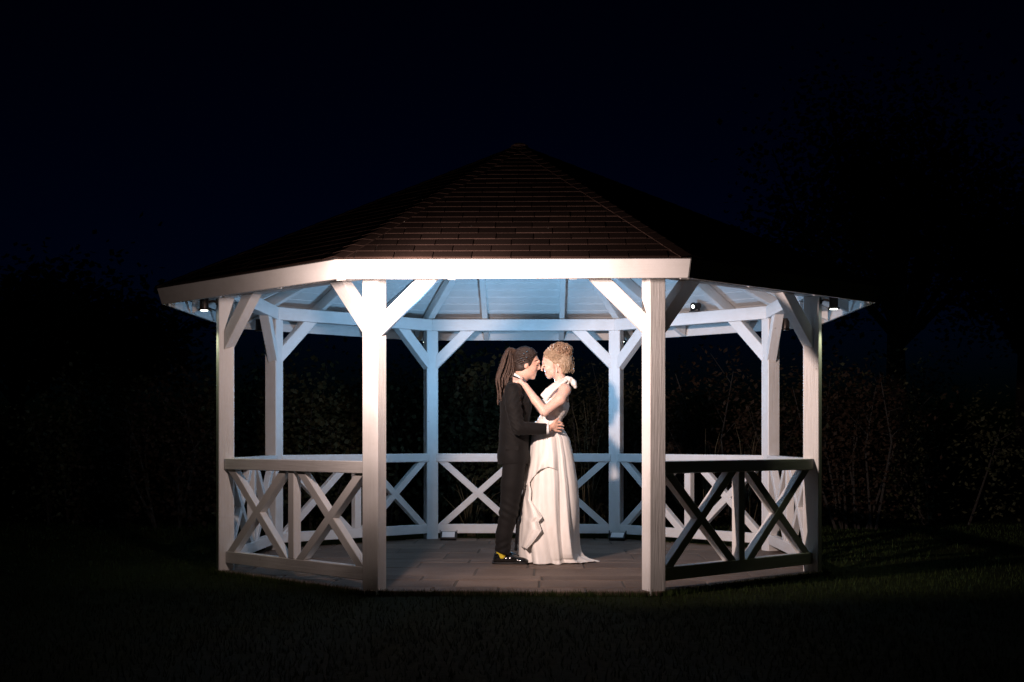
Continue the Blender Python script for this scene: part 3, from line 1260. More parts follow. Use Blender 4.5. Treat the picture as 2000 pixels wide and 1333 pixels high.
# vent line, pocket flap and cuff buttons
b = Build()
for q in range(3):
    b.lathe([(0.0045, 0), (0.0045, 0.003), (0.002, 0.004)], Matrix.Translation(Vector(G(1048.5 + q * 4.6, 851.2, -0.237 + q * 0.0035))) @ Matrix.Rotation(math.radians(125), 4, 'X'), 8)
b.obj('cuff_button', M_PATENT, jacket)
b = Build()
b.box(-0.055, 0.055, -0.004, 0.004, -0.022, 0.022, Matrix.Translation(Vector(G(1000, 877, -0.172))) @ Matrix.Rotation(math.radians(6), 4, 'Y') @ Matrix.Rotation(math.radians(-3), 4, 'X'))
bevel(b.obj('pocket_flap', M_WOOL, jacket), 0.003)
# turned collar of the jacket
f = Field((-0.08, -0.16, 1.38), (0.22, 0.16, 1.56), 0.005)
f.cap(G(1016, 733, 0), G(1009, 750, 0), 0.074, 0.084, 0.01)
f.cut(G(1013, 741.0), (0.50, 0, 1))
f.cut(G(1010, 751), (-0.45, 0, -1))
f.cap(G(1018, 720, 0), G(1009, 757, 0), 0.066, 0.072, 0.004, op='sub')
f.cut(G(1024, 747), (1, 0, 0.1))
f.obj('jacket_collar', M_WOOL, jacket)
# shirt collar and cuff
f = Field((-0.08, -0.16, 1.38), (0.22, 0.16, 1.60), 0.0046)
f.cap(G(1018, 726, 0.004), G(1010, 750, 0), 0.0655, 0.072, 0.008)
f.cut(G(1013.5, 737.0), (0.62, 0, 1))
f.cut(G(1009, 752), (-0.5, 0, -1))
f.cap(G(1021, 715, 0.006), G(1009, 757, 0), 0.0600, 0.064, 0.003, op='sub')
f.obj('shirt_collar', M_SHIRT, groom)
f = Field(G(1058, 862, -0.26), G(1078, 820, -0.12), 0.0042)
f.cap(G(1060, 841, -0.193), G(1075, 841, -0.182), 0.0415, 0.040, 0.004)
f.cut(G(1071.2, 841, 0), (1, 0, 0.05))
f.cut(G(1061, 841, 0), (-1, 0, 0))
f.cap(G(1066, 841, -0.189), G(1080, 840, -0.178), 0.033, 0.033, 0.002, op='sub')
f.obj('shirt_cuff', M_SHIRT, groom)

# trousers
f = Field((-0.20, -0.22, 0.04), (0.22, 0.22, 0.90), 0.0072)
f.ell(G(1004, 900), (0.102, 0.158, 0.11), 0.03)
for sg in (-1, 1):
    kx = 996 if sg < 0 else 1001
    f.chain([G(1004.5, 905, sg * 0.082), G(1000, 950, sg * 0.088), G(kx - 2, 1000, sg * 0.09), G(984.5, 1045, sg * 0.088), G(981, 1086, sg * 0.086)],
            [0.094, 0.087, 0.074, 0.064, 0.061], 0.02)
f.cut(G(980, 1081.5), (-0.36, 0, -1))
tr = f.obj('trousers', M_WOOL, groom)
co = np.empty(len(tr.data.vertices) * 3, np.float32)
tr.data.vertices.foreach_get('co', co)
co = co.reshape(-1, 3)
nr = np.empty(len(co) * 3, np.float32)
tr.data.vertices.foreach_get('normal', nr)
nr = nr.reshape(-1, 3)
kz = (1102 - 1000) * KP
fold = np.sin((co[:, 2] + co[:, 0] * 0.6) * 95) * 0.004 * np.exp(-((co[:, 2] - kz) / 0.09) ** 2)
fold += np.sin((co[:, 2] - co[:, 0] * 0.5) * 110) * 0.004 * np.exp(-((co[:, 2] - 0.15) / 0.05) ** 2)
tr.data.vertices.foreach_set('co', (co + nr * fold[:, None]).astype(np.float32).ravel())
tr.data.update()

for sg in (-1, 1):
    w0 = sg * 0.086
    f = Field((-0.20, w0 - 0.08, -0.01), (0.20, w0 + 0.08, 0.18), 0.0046)
    f.cap(G(974, 1088, w0), G(980, 1080, w0), 0.037, 0.037, 0.02)
    f.cap(G(972, 1094, w0), G(1000, 1093, w0 + sg * 0.004), 0.036, 0.036, 0.02)
    f.cap(G(998, 1092.5, w0 + sg * 0.004), G(1022, 1096, w0 + sg * 0.010), 0.036, 0.024, 0.02)
    f.ell(G(1019, 1096.5, w0 + sg * 0.01), (0.062, 0.038, 0.022), 0.014)
    f.cut(G(978, 1079.5, 0), (-0.28, 0, 1))
    f.cap(G(979, 1092, w0), G(981, 1066, w0), 0.028, 0.033, 0.004, op='sub')
    f.cut(G(990, 1100.3, 0), (0, 0, -1))
    sh = f.obj('shoe', M_PATENT, groom)
    f = Field((-0.20, w0 - 0.09, -0.008), (0.20, w0 + 0.09, 0.03), 0.004)
    f.cap(G(970, 1099.5, w0), G(1024, 1099.5, w0 + sg * 0.01), 0.039, 0.034, 0.01)
    f.cut((0, 0, 0.0125), (0, 0, 1))
    f.cut((0, 0, 0.0015), (0, 0, -1))
    f.obj('sole', M_BLACK, sh)
    f = Field((-0.20, w0 - 0.07, 0.03), (0.02, w0 + 0.07, 0.16), 0.005)
    f.cap(G(979.5, 1092, w0), G(980, 1066, w0), 0.040, 0.046, 0.004)
    f.cut(G(980, 1072, 0), (0, 0, 1))
    f.cut(G(980, 1092, 0), (0, 0, -1))
    f.obj('sock', M_SOCK, groom)

# groom's hair: scalp cap and ropes
f = Field(G(995, 745, -0.14), G(1065, 672, 0.16), 0.0045)
f.ell(G(1026, 706.5, GW), (0.108, 0.083, 0.104), 0.02)
f.ell(G(1018, 722, GW), (0.062, 0.070, 0.05), 0.03)
f.ell(G(1058, 724, GW), (0.098, 0.12, 0.118), 0.012, op='sub', rot=12)
f.ell(G(1033, 735, GW), (0.060, 0.12, 0.058), 0.010, op='sub')
hair_g = f.obj('hair', M_SCALP, groom)


def rope(b, pts, r, n=6, rough=0.22, step=0.010):
    """lumpy hair rope through control points"""
    P = [Vector(p) for p in pts]
    L = sum((P[i + 1] - P[i]).length for i in range(len(P) - 1))
    m = max(4, int(L / step))
    out = []
    for j in range(m + 1):
        t = j / m * (len(P) - 1)
        i = min(int(t), len(P) - 2)
        u = t - i
        p0, p1, p2, p3 = P[max(i - 1, 0)], P[i], P[i + 1], P[min(i + 2, len(P) - 1)]
        q = 0.5 * ((2 * p1) + (p2 - p0) * u + (2 * p0 - 5 * p1 + 4 * p2 - p3) * u * u + (3 * p1 - p0 - 3 * p2 + p3) * u ** 3)
        out.append(q + Vector((random.gauss(0, 1), random.gauss(0, 1), random.gauss(0, 1))) * r * 0.10)
    rr = [r * (1 + random.uniform(-rough, rough)) * (1.0 if j < m - 1 else 0.55) for j in range(m + 1)]
    b.tube(out, rr, n)


b = Build()
tie = G(1002.5, 692, GW)
for j in range(84):                              # long ropes hanging from the tie
    ph = random.uniform(-1, 1)
    dp = random.uniform(0, 1.4)
    w = ph * 0.075
    end_y = random.uniform(752, 797) - 16 * dp
    xe = 969.5 + 20 * dp + (797 - end_y) * 0.05 + random.uniform(-3, 3)
    rope(b, [G(1010 - 4 * dp, 688 + 5 * dp, GW + w * 0.3), G(999 - 4 * (1 - dp), 682 + 10 * dp, GW + w * 0.6),
             G(984.5 + 15 * dp, 694 + 16 * dp, GW + w), G(975.5 + 20 * dp, 719 + 12 * dp, w * 1.05), G(969.5 + 21 * dp + random.uniform(-2, 2), 745 + random.uniform(-4, 4), w * 1.1),
             G(xe, end_y, w * 1.15 - 0.01)],
         random.uniform(0.0058, 0.0088))
smooth_angle(b.obj('dreadlocks', M_DREAD, groom), 80)
b = Build()


def over_skull(c, r, beta, t0, t1, n, tilt=0.0, front=1):
    """path on an ellipsoid from the hairline (t0) to the back (t1), in the plane turned by beta"""
    out = []
    ti = math.radians(tilt)
    for q in range(n):
        th = math.radians(t0 + (t1 - t0) * q / (n - 1))
        x = front * math.cos(th) * r[0]
        yv = math.sin(th) * math.sin(beta) * r[1]
        zv = math.sin(th) * math.cos(beta) * r[2]
        out.append(Vector(c) + Vector((x * math.cos(ti) - zv * math.sin(ti), yv, x * math.sin(ti) + zv * math.cos(ti))))
    return out


for j in range(30):                              # ropes drawn back over the scalp
    be = math.radians(-118 + 236 * (j + 0.5) / 30)
    h0 = 48 + 26 * min(1.0, abs(be) / 1.6) ** 2 + (22 if abs(be) > 1.7 else 0) + random.uniform(-3, 3)
    pth = over_skull(G(1026, 706.5, GW), (0.111, 0.086, 0.107), be, h0, 158, 6, tilt=-14)
    rope(b, pth + [Vector(tie)], 0.0075)
for j in range(9):                               # short loose ends at the temple
    x0, y0 = 1031 + random.uniform(-3, 5), 700 + random.uniform(-6, 8)
    wz = GW - 0.078 + (x0 - 1030) * 0.002
    rope(b, [G(x0 - 3, y0 - 3, wz), G(x0, y0, wz - 0.006), G(x0 + random.uniform(0, 3), y0 + random.uniform(2, 6), wz - 0.003)], 0.0042)
smooth_angle(b.obj('scalp_ropes', M_SCALP, groom), 80)
b = Build()
b.lathe([(0.030, -0.008), (0.034, 0), (0.030, 0.008)], Matrix.Translation(Vector(tie)) @ Matrix.Rotation(math.radians(70), 4, 'Y'), 14)
smooth_angle(b.obj('hair_tie', M_LASH, groom), 80)
b = Build()
for (x, y_, w) in ((1018, 705, -0.075), (1022, 709, -0.082), (1028, 703, -0.082), (1029, 692, -0.066), (1023, 696, -0.074)):
    b.tube([G(x - 1, y_, w - 0.004), G(x + 1.2, y_ - 0.6, w - 0.004)], 0.0072, 8)
b.obj('hair_bead', M_SILVER, groom)
b = Build()
for sg in (-1, 1):
    b.tube([G(1044.5, 716.2, GW + sg * 0.049), G(1048.4, 717.2, GW + sg * 0.044), G(1051.0, 716.8, GW + sg * 0.034)], 0.0026, 5)
b.obj('eyelash', M_LASH, groom)
b = Build()
for sg in (-1, 1):
    b.tube([G(1043.5, 709.5, GW + sg * 0.056), G(1049, 707.2, GW + sg * 0.049), G(1053.8, 709.0, GW + sg * 0.030)], [0.002, 0.0042, 0.003], 5)
b.obj('eyebrow', M_LASH, groom)

# ---- bride
bo = Vector(G(1075, 1102, 0.0))
Rz = Matrix.Rotation(YAW, 3, 'Z')
bride = empty('person', CORG + Rz @ bo, YAW, 'woman with pinned up blond hair in a long white one shoulder gown', 'person')


def to_bride(o):
    o.location = -bo
    return o


BW = -0.012
f = Field((0.0, -0.30, -0.01), (0.54, 0.32, 1.80), 0.0060)
f.ell(G(1084, 706, BW), (0.099, 0.073, 0.095), 0.02, rot=-10)
f.ell(G(1076.5, 721.5, BW), (0.060, 0.054, 0.077), 0.022, rot=10)
f.ell(G(1082, 732, BW), (0.050, 0.048, 0.030), 0.025, rot=-16)
f.ell(G(1072.5, 739.5, BW), (0.018, 0.021, 0.016), 0.013)
f.chain([G(1061.0, 713, BW), G(1059.4, 719, BW), G(1057.4, 725.0, BW)], [0.006, 0.0066, 0.0080], 0.008)
f.cap(G(1061.5, 710, BW - 0.03), G(1061.5, 710, BW + 0.03), 0.010, k=0.016)
for sg in (-1, 1):
    f.ell(G(1059.6, 727.2, BW + sg * 0.008), (0.008, 0.006, 0.006), 0.005)
    f.ell(G(1062.0, 716.5, BW + sg * 0.031), (0.009, 0.014, 0.008), 0.008, op='sub')
    f.ell(G(1064.4, 717, BW + sg * 0.030), (0.012, 0.014, 0.011), 0.004)
    f.ell(G(1069, 724.5, BW + sg * 0.036), (0.020, 0.017, 0.019), 0.02)
    f.ell(G(1089.5, 715.5, BW + sg * 0.069), (0.014, 0.008, 0.026), 0.005, rot=12)
    f.ell(G(1089.2, 714.5, BW + sg * 0.078), (0.007, 0.005, 0.014), 0.004, op='sub', rot=12)
f.cap(G(1066.6, 733.2, BW - 0.014), G(1066.6, 733.2, BW + 0.014), 0.0066, k=0.005)
f.cap(G(1067.8, 736.6, BW - 0.012), G(1067.8, 736.6, BW + 0.012), 0.0074, k=0.005)
f.cap(G(1065.6, 735.0, BW - 0.018), G(1065.6, 735.0, BW + 0.018), 0.0022, k=0.003, op='sub')
f.chain([G(1090, 727, BW), G(1094.5, 745, -0.005), G(1097, 760, 0)], [0.046, 0.043, 0.052], 0.02)
f.cap(G(1101, 763, -0.125), G(1101, 763, 0.125), 0.042, k=0.045)
f.ell(G(1089, 790), (0.090, 0.130, 0.125), 0.04)
f.ell(G(1066, 797, -0.05), (0.055, 0.055, 0.055), 0.03)
f.ell(G(1066, 797, 0.05), (0.055, 0.055, 0.055), 0.03)
f.ell(G(1073, 832), (0.088, 0.108, 0.10), 0.04)
f.ell(G(1076, 872), (0.10, 0.115, 0.11), 0.04)
for sg in (-1, 1):
    f.chain([G(1078, 890, sg * 0.06), G(1074, 985, sg * 0.065), G(1078, 1086, sg * 0.06)], [0.07, 0.05, 0.036], 0.03)
    f.cap(G(1078, 1090, sg * 0.06), G(1058, 1095, sg * 0.07), 0.03, 0.022, 0.02)
f.chain([G(1102, 766, -0.150), G(1092, 784, -0.195), G(1062, 808, -0.235)], [0.050, 0.044, 0.037], 0.02)
f.chain([G(1062, 808, -0.235), G(1045, 786, -0.205), G(1026, 758, -0.150)], [0.037, 0.034, 0.0245], 0.012)
hand(f, G(1026, 758, -0.150), G(1016, 749, -0.128),
     [G(1008.5, 744.5, -0.108), G(1007.0, 747.0, -0.124), G(1007.0, 749.5, -0.138), G(1008.5, 752.0, -0.150)],
     [[G(1001.5, 741.5, -0.098), G(995.5, 743.0, -0.092)], [G(999.5, 744.0, -0.114), G(993.5, 746.2, -0.108)],
      [G(1000.0, 747.2, -0.131), G(994.5, 750.0, -0.127)], [G(1002.5, 750.8, -0.146), G(997.5, 753.8, -0.145)]],
     [G(1019.5, 743.5, -0.108), G(1016.5, 738.8, -0.092)], r=0.0076, rp=0.0175)
f.chain([G(1102, 766, 0.150), G(1080, 792, 0.21), G(1058, 800, 0.245), G(1024, 757, 0.16)], [0.048, 0.040, 0.036, 0.0245], 0.014)
hand(f, G(1024, 757, 0.160), G(1015, 749, 0.135),
     [G(1008, 745, 0.112), G(1007, 747, 0.126), G(1007, 750, 0.140), G(1008, 752, 0.152)],
     [[G(1001, 742, 0.100), G(996, 744, 0.092)], [G(1000, 745, 0.116), G(994, 747, 0.108)],
      [G(1000, 748, 0.132), G(995, 750, 0.127)], [G(1003, 751, 0.147), G(998, 754, 0.145)]],
     [G(1018, 744, 0.115), G(1016, 739, 0.100)], r=0.0076, rp=0.0175)
to_bride(f.obj('body', M_SKIN_B, bride))

# bodice
f = Field((0.10, -0.24, 0.95), (0.54, 0.24, 1.50), 0.0055)
f.ell(G(1088, 792), (0.099, 0.139, 0.130), 0.04)
f.ell(G(1066, 797, -0.05), (0.066, 0.068, 0.064), 0.03)
f.ell(G(1066, 797, 0.05), (0.066, 0.068, 0.064), 0.03)
f.ell(G(1072.5, 832), (0.102, 0.121, 0.10), 0.04)
f.cut(G(1080, 782.5), (0.22, 0, 1))
f.cut(G(1080, 838), (0.10, 0, -1))
bod = to_bride(f.obj('bodice', M_SATIN, bride))
co = np.empty(len(bod.data.vertices) * 3, np.float32)
bod.data.vertices.foreach_get('co', co)
co = co.reshape(-1, 3)
nr = np.empty(len(co) * 3, np.float32)
bod.data.vertices.foreach_get('normal', nr)
nr = nr.reshape(-1, 3)
fold = np.sin((co[:, 2] * 1.0 + co[:, 0] * 0.45 + 0.2 * co[:, 1]) * 210 + np.sin(co[:, 0] * 30) * 1.5) * 0.0012   # ruched satin
bod.data.vertices.foreach_set('co', (co + nr * fold[:, None]).astype(np.float32).ravel())
bod.data.update()

# draped shoulder strap with its bow
f = Field((0.18, -0.24, 1.30), (0.56, 0.06, 1.58), 0.0042)
for q in range(6):
    o_ = (q - 3.0) * 0.011
    dn_ = (5 - q)
    f.chain([G(1058 + dn_ * 1.6, 775 + dn_ * 2.0, -0.096 - 0.002 * dn_), G(1067 + dn_ * 0.8, 765 + dn_ * 2.4, -0.100 - 0.005 * dn_), G(1080, 755 + dn_ * 2.3, -0.088 - 0.011 * dn_),
             G(1092, 748 + dn_ * 1.6, -0.080 - 0.011 * dn_), G(1104, 743.5 + dn_ * 0.8, -0.075 - 0.008 * dn_)], [0.011, 0.0115, 0.011, 0.0115, 0.013], 0.0045)
f.ell(G(1113, 745, -0.092), (0.030, 0.040, 0.022), 0.008, rot=-22)
f.ell(G(1119.5, 752, -0.094), (0.024, 0.036, 0.034), 0.008, rot=24)
f.ell(G(1108, 742, -0.074), (0.026, 0.026, 0.016), 0.006, rot=-10)
f.ell(G(1122.5, 758.5, -0.090), (0.015, 0.026, 0.020), 0.006, rot=10)
f.ell(G(1117, 748.5, -0.132), (0.007, 0.020, 0.028), 0.008, op='sub', rot=30)
f.ell(G(1111, 751, -0.128), (0.018, 0.020, 0.006), 0.006, op='sub', rot=-30)
f.cap(G(1108, 750, -0.075), G(1106, 786, -0.062), 0.014, 0.012, 0.01, flat=(1, 1.6, 1))
to_bride(f.obj('shoulder_strap', M_SATIN, bride))

# skirt as one pleated surface that spreads into a train
EDGE = [(826, 1046, 1097, .108), (840, 1043.5, 1100.5, .118), (860, 1040.5, 1112.5, .142), (894, 1036.5, 1119.5, .165), (947, 1028, 1126.5, .190),
        (981, 1021.5, 1129, .205), (1002, 1019.5, 1129.5, .212), (1042, 1017.5, 1130, .225), (1068, 1016.5, 1131.5, .232), (1082, 1016.5, 1134.5, .238),
        (1090, 1016.8, 1140, .244), (1096, 1017, 1150, .250), (1099.5, 1017.5, 1163, .254), (1101.2, 1018.5, 1171, .255)]
ey = np.array([e[0] for e in EDGE], float)
eL, eR, eW = [np.array([e[i] for e in EDGE], float) for i in (1, 2, 3)]
NV, NA = 120, 260
rows_y = np.concatenate([np.linspace(826, 1068, 84), np.linspace(1070, 1101.2, NV - 84)])


def skirt_point(yy, phi, lift=0.0):
    """phi = 0 at the groom's side, 90 degrees towards the camera"""
    L_ = np.interp(yy, ey, eL)
    R_ = np.interp(yy, ey, eR)
    Wd = np.interp(yy, ey, eW)
    base_R = np.interp(min(yy, 1068), ey, eR)
    cxp = (L_ + base_R) / 2
    dn = np.clip((yy - 835) / 260.0, 0, 1)
    c, s_ = np.cos(phi), np.sin(phi)
    rl = (cxp - L_) * KP
    rr_ = (base_R - cxp) * KP
    ext = (R_ - base_R) * KP                          # train, only behind her
    ru = np.where(c > 0, rl, rr_)
    tr_ = ext * np.clip(-c, 0, 1) ** 2.2
    x = (cxp - 1000) * KP - c * (ru + tr_)
    w_ = -s_ * Wd * np.where(c < 0, 1 - 0.35 * np.clip(-c, 0, 1) * min(1, ext / 0.06), 1)
    amp = 0.0025 + 0.023 * dn ** 1.1
    tw = -0.70 * dn ** 1.6                                       # pleats sweep towards the train
    wv = phi + 0.16 * np.sin(3 * phi + 0.8) + 0.09 * np.sin(5 * phi + 2.1)
    pl = (np.sin(9 * (wv + tw * 0.5) + 1.3) * 0.75 + np.sin(15 * (wv + tw * 0.8) + 0.4) * 0.34 * (0.5 + 0.5 * np.sin(2 * phi + 1.0))
          + np.sin(27 * (wv + tw * 0.6) + 2.0) * 0.20 * (1 - 0.55 * dn) + np.sin(5 * wv + 0.7 - 2 * tw) * 0.5)
    off = amp * pl + lift
    x = x - c * off
    w_ = w_ - s_ * off
    z = (1102 - yy) * KP + 0 * phi
    return x, w_, z


phis = np.linspace(0, 2 * np.pi, NA, endpoint=False)
SV = []
for yy in rows_y:
    x, w_, z = skirt_point(yy, phis)
    near = max(0.0, (yy - 1085) / 16.0)
    z = z + near * 0.006 * (1 + np.sin(9 * phis + 1.0) * 0.8 + np.sin(17 * phis) * 0.5)
    z = np.maximum(z, 0.004 + 0.004 * (1 + np.sin(13 * phis)))
    SV.append(np.stack([x, w_ + 0.03, z], 1))
SV = np.concatenate(SV)
ii = np.arange(NV - 1)[:, None] * NA
jj = np.arange(NA)[None, :]
j2 = (jj + 1) % NA
SF = np.stack([ii + jj, ii + NA + jj, ii + NA + j2, ii + j2], -1).reshape(-1, 4)
skirt = to_bride(np_mesh('skirt', SV, SF, M_SATIN, bride))
sd = skirt.modifiers.new('thickness', 'SOLIDIFY')
sd.thickness = 0.003
sd.offset = -1


# overlay tier with its scalloped hem
def hem_row(phi):
    xs = np.array([-0.75, -0.30, 0.05, 0.30, 0.55, 0.62, 0.89, 1.12, 1.42, 1.62, 1.9])
    ys = np.array([930., 950., 959., 952., 949., 944., 928., 919., 914., 917., 925.])
    return np.interp(phi, xs, ys)


NP, NQ = 120, 46
OV = []
phq = np.linspace(-0.75, 1.9, NP)
for q in range(NQ):
    t = q / (NQ - 1)
    for phi in phq:
        hb = hem_row(phi)
        yy = 836 + (hb - 836) * t
        lift = 0.004 + 0.015 * t + 0.010 * t * t * np.sin(11 * phi + 2.5 * t) + 0.010 * max(0, t - 0.75) * 4 * (0.5 + 0.5 * np.sin(19 * phi))
        tp = min(1.0, max(0.0, (1.9 - phi) / 0.45))
        lift = lift * tp * tp * (3 - 2 * tp) - 0.004 * (1 - tp)
        x, w_, z = skirt_point(yy, np.array([phi]), lift)
        OV.append((x[0], w_[0] + 0.03, z[0]))
OF = [(q * NP + p_, (q + 1) * NP + p_, (q + 1) * NP + p_ + 1, q * NP + p_ + 1) for q in range(NQ - 1) for p_ in range(NP - 1)]
ov = to_bride(np_mesh('overlay_tier', np.array(OV), np.array(OF), M_SATIN, bride))
sd = ov.modifiers.new('thickness', 'SOLIDIFY')
sd.thickness = 0.003

# waterfall of folded satin falling from the tier at the groom's side
zx = np.array([948, 957, 975, 995, 1014, 1021, 1034, 1041, 1052, 1064, 1076])
zr = np.array([1034, 1037, 1036, 1047, 1057.5, 1050, 1056, 1050, 1041, 1032, 1024])
NA2, NB2 = 90, 30
WV = []
for a_ in range(NA2):
    t = a_ / (NA2 - 1)
    for c_ in range(NB2):
        u = c_ / (NB2 - 1)
        yl = 944 + (1070 - 944) * t
        yy = yl + u * 4 * math.sin(t * 9)
        xr = np.interp(yl, zx, zr)
        xl = 1021.5 - 3.5 * t
        x = xl + (xr - xl) * u
        cxp = (np.interp(yy, ey, eL) + np.interp(yy, ey, eR)) / 2
        rx = (cxp - np.interp(yy, ey, eL))
        co_ = min(0.999, max(-0.999, (cxp - x) / rx))
        ws = -math.sqrt(1 - co_ * co_) * np.interp(yy, ey, eW)
        fo = 0.010 + 0.030 * u * u + 0.013 * math.sin(u * 10.5 + t * 4.0) * math.sin(min(1, u * 3) * 1.57)
        p = G(x, yy, ws - fo + 0.03 - 0.016)
        WV.append(p)
WF = [(a_ * NB2 + c_, (a_ + 1) * NB2 + c_, (a_ + 1) * NB2 + c_ + 1, a_ * NB2 + c_ + 1) for a_ in range(NA2 - 1) for c_ in range(NB2 - 1)]
wf = to_bride(np_mesh('waterfall_ruffle', np.array(WV), np.array(WF), M_SATIN, bride))
sd = wf.modifiers.new('thickness', 'SOLIDIFY')
sd.thickness = 0.003

# bride's hair: cap, nape volume, strands and curled bun
f = Field(G(1050, 745, -0.14), G(1128, 660, 0.12), 0.0044)
f.ell(G(1086, 704, BW), (0.106, 0.082, 0.102), 0.02, rot=-10)
f.ell(G(1102, 711, BW), (0.066, 0.074, 0.080), 0.03)
f.ell(G(1101, 724, BW), (0.034, 0.050, 0.040), 0.03)
f.ell(G(1094, 690, BW), (0.078, 0.064, 0.048), 0.03)
f.ell(G(1064, 727, BW), (0.105, 0.13, 0.100), 0.012, op='sub', rot=-30)
f.ell(G(1086, 727, BW), (0.042, 0.13, 0.055), 0.010, op='sub', rot=16)
to_bride(f.obj('hair', M_BLOND, bride))
b = Build()
for j in range(300):                              # combed strands over the cap
    be = math.radians(random.uniform(-100, 100))
    h0 = 40 + 30 * (abs(be) / 1.7) ** 2 + random.uniform(-4, 4)
    sc_ = random.uniform(1.0, 1.035)
    pth = over_skull(G(1086, 704, BW), (0.107 * sc_, 0.083 * sc_, 0.103 * sc_), be, h0, 112 + random.uniform(-8, 12), 5, tilt=12, front=-1)
    rope(b, pth, random.uniform(0.0014, 0.003), 4, 0.1, 0.016)
for j in range(240):                              # strands swept up from the nape
    a = random.uniform(-1, 1)
    x0 = random.uniform(1096, 1109)
    st = Vector(G(x0, 734 - (x0 - 1096) * 0.15 - random.uniform(0, 5), BW)) + Vector((0, a * 0.050, 0))
    m1 = Vector(G(1110 + random.uniform(-8, 9) - 10 * abs(a), 715 + random.uniform(-6, 6), BW)) + Vector((0, a * 0.080, 0))
    en = Vector(G(1104 + random.uniform(-10, 8), 694 + random.uniform(-4, 4), BW)) + Vector((0, a * 0.066, 0))
    rope(b, [st, m1, en], random.uniform(0.0014, 0.003), 4, 0.1, 0.014)
to_bride(smooth_angle(b.obj('hair_strands', M_BLOND, bride), 80))
b = Build()
for j in range(150):                              # curls of the bun
    th_, ph = random.uniform(0, 2 * math.pi), math.acos(random.uniform(-0.5, 1))
    n = Vector((math.sin(ph) * math.cos(th_), math.sin(ph) * math.sin(th_), math.cos(ph)))
    c = Vector(G(1094.5, 689, BW)) + Vector((n.x * 0.084, n.y * 0.068, n.z * 0.056))
    a1 = n.orthogonal().normalized()
    a1.rotate(Matrix.Rotation(random.uniform(0, 6.28), 3, n))
    a2 = n.cross(a1)
    rc = random.uniform(0.009, 0.021)
    turns = random.uniform(0.8, 1.4)
    pts = []
    for q in range(11):
        tt = q / 10 * turns * 2 * math.pi
        pts.append(c + a1 * math.cos(tt) * rc * (1 - 0.3 * q / 10) + a2 * math.sin(tt) * rc + n * (0.014 * math.sin(tt * 0.5) - 0.001 + 0.006 * q / 10))
    b.tube(pts, [random.uniform(0.003, 0.0052)] * 11, 5)
to_bride(smooth_angle(b.obj('curled_bun', M_BUN, bride), 80))
b = Build()
for j in range(34):                               # loose wisps
    x0 = random.uniform(1108, 1119)
    y0 = random.uniform(692, 722)
    rope(b, [G(x0, y0, BW + random.uniform(-0.06, 0.03)), G(x0 + 3, y0 + 5, BW + random.uniform(-0.06, 0.03)), G(x0 + random.uniform(-2, 3), y0 + random.uniform(9, 14), BW + random.uniform(-0.06, 0.03))], 0.0011, 4, 0.1, 0.012)
rope(b, [G(1083, 706, BW - 0.078), G(1080, 716, BW - 0.080), G(1081.5, 727, BW - 0.076), G(1080, 737, BW - 0.07)], 0.0016, 4, 0.1)
to_bride(smooth_angle(b.obj('loose_wisps', M_BLOND, bride), 80))
b = Build()
for j in range(22):
    th_, ph = random.uniform(math.pi * 0.9, math.pi * 2.0), random.uniform(0.5, 1.5)
    n = Vector((math.sin(ph) * math.cos(th_), math.sin(ph) * math.sin(th_), math.cos(ph)))
    c = Vector(G(1093, 689, BW)) + Vector((n.x * 0.106, n.y * 0.086, n.z * 0.066))
    b.lathe([(0.0005, -0.0042), (0.0032, -0.0026), (0.0042, 0), (0.0032, 0.0026), (0.0005, 0.0042)], Matrix.Translation(c), 8)
to_bride(smooth_angle(b.obj('hair_pearl', M_PEARL, bride), 80))
b = Build()
for sg in (-1, 1):
    b.tube([G(1064.5, 719.4, BW + sg * 0.043), G(1061.8, 719.8, BW + sg * 0.038), G(1060.6, 719.6, BW + sg * 0.030)], 0.0022, 5)
to_bride(b.obj('eyelash', M_LASH, bride))
b = Build()
for sg in (-1, 1):
    b.tube([G(1069, 710.5, BW + sg * 0.052), G(1064.5, 708.4, BW + sg * 0.045), G(1060.8, 709.5, BW + sg * 0.028)], [0.0012, 0.0026, 0.002], 5)
to_bride(b.obj('eyebrow', M_BLOND, bride))
b = Build()
b.tube([G(1066.0, 733.2, BW - 0.013), G(1065.2, 733.2, BW), G(1066.0, 733.2, BW + 0.013)], [0.0028, 0.0050, 0.0028], 6)
b.tube([G(1067.2, 736.6, BW - 0.012), G(1066.4, 736.6, BW), G(1067.2, 736.6, BW + 0.012)], [0.0028, 0.0054, 0.0028], 6)
to_bride(b.obj('lips', M_LIP, bride))
b = Build()
b.tube([G(1086, 722, BW - 0.080), G(1086, 727, BW - 0.080)], 0.0016, 6)
b.lathe([(0.0005, -0.010), (0.0046, -0.006), (0.0052, 0), (0.003, 0.006), (0.0005, 0.009)], Matrix.Translation(Vector(G(1086, 729.5, BW - 0.080))), 8)
to_bride(smooth_angle(b.obj('earring', M_PEARL, bride), 80))
b = Build()
b.tube([G(1058.5, 800, -0.272), G(1059.5, 806, -0.274), G(1058.0, 815, -0.268), G(1057.6, 822, -0.262)], 0.0014, 5)
to_bride(b.obj('bracelet_strand', M_SILVER, bride))

# ------------------------------------------------------------------ lawn grass
N = 70000
gx = rng.uniform(-6.5, 6.5, N * 2)
gy = np.where(rng.random(N * 2) < 0.6, rng.uniform(-6.5, -1.0, N * 2), rng.uniform(-1.0, 5.0, N * 2))
ins = np.ones(len(gx), bool)
for k in range(8):
    n = (UR[k] + UR[(k + 1) % 8]).normalized()
    ins &= (gx * n.x + gy * n.y) < (PAVE_R * C8 + 0.004)
gx, gy = gx[~ins][:N], gy[~ins][:N]
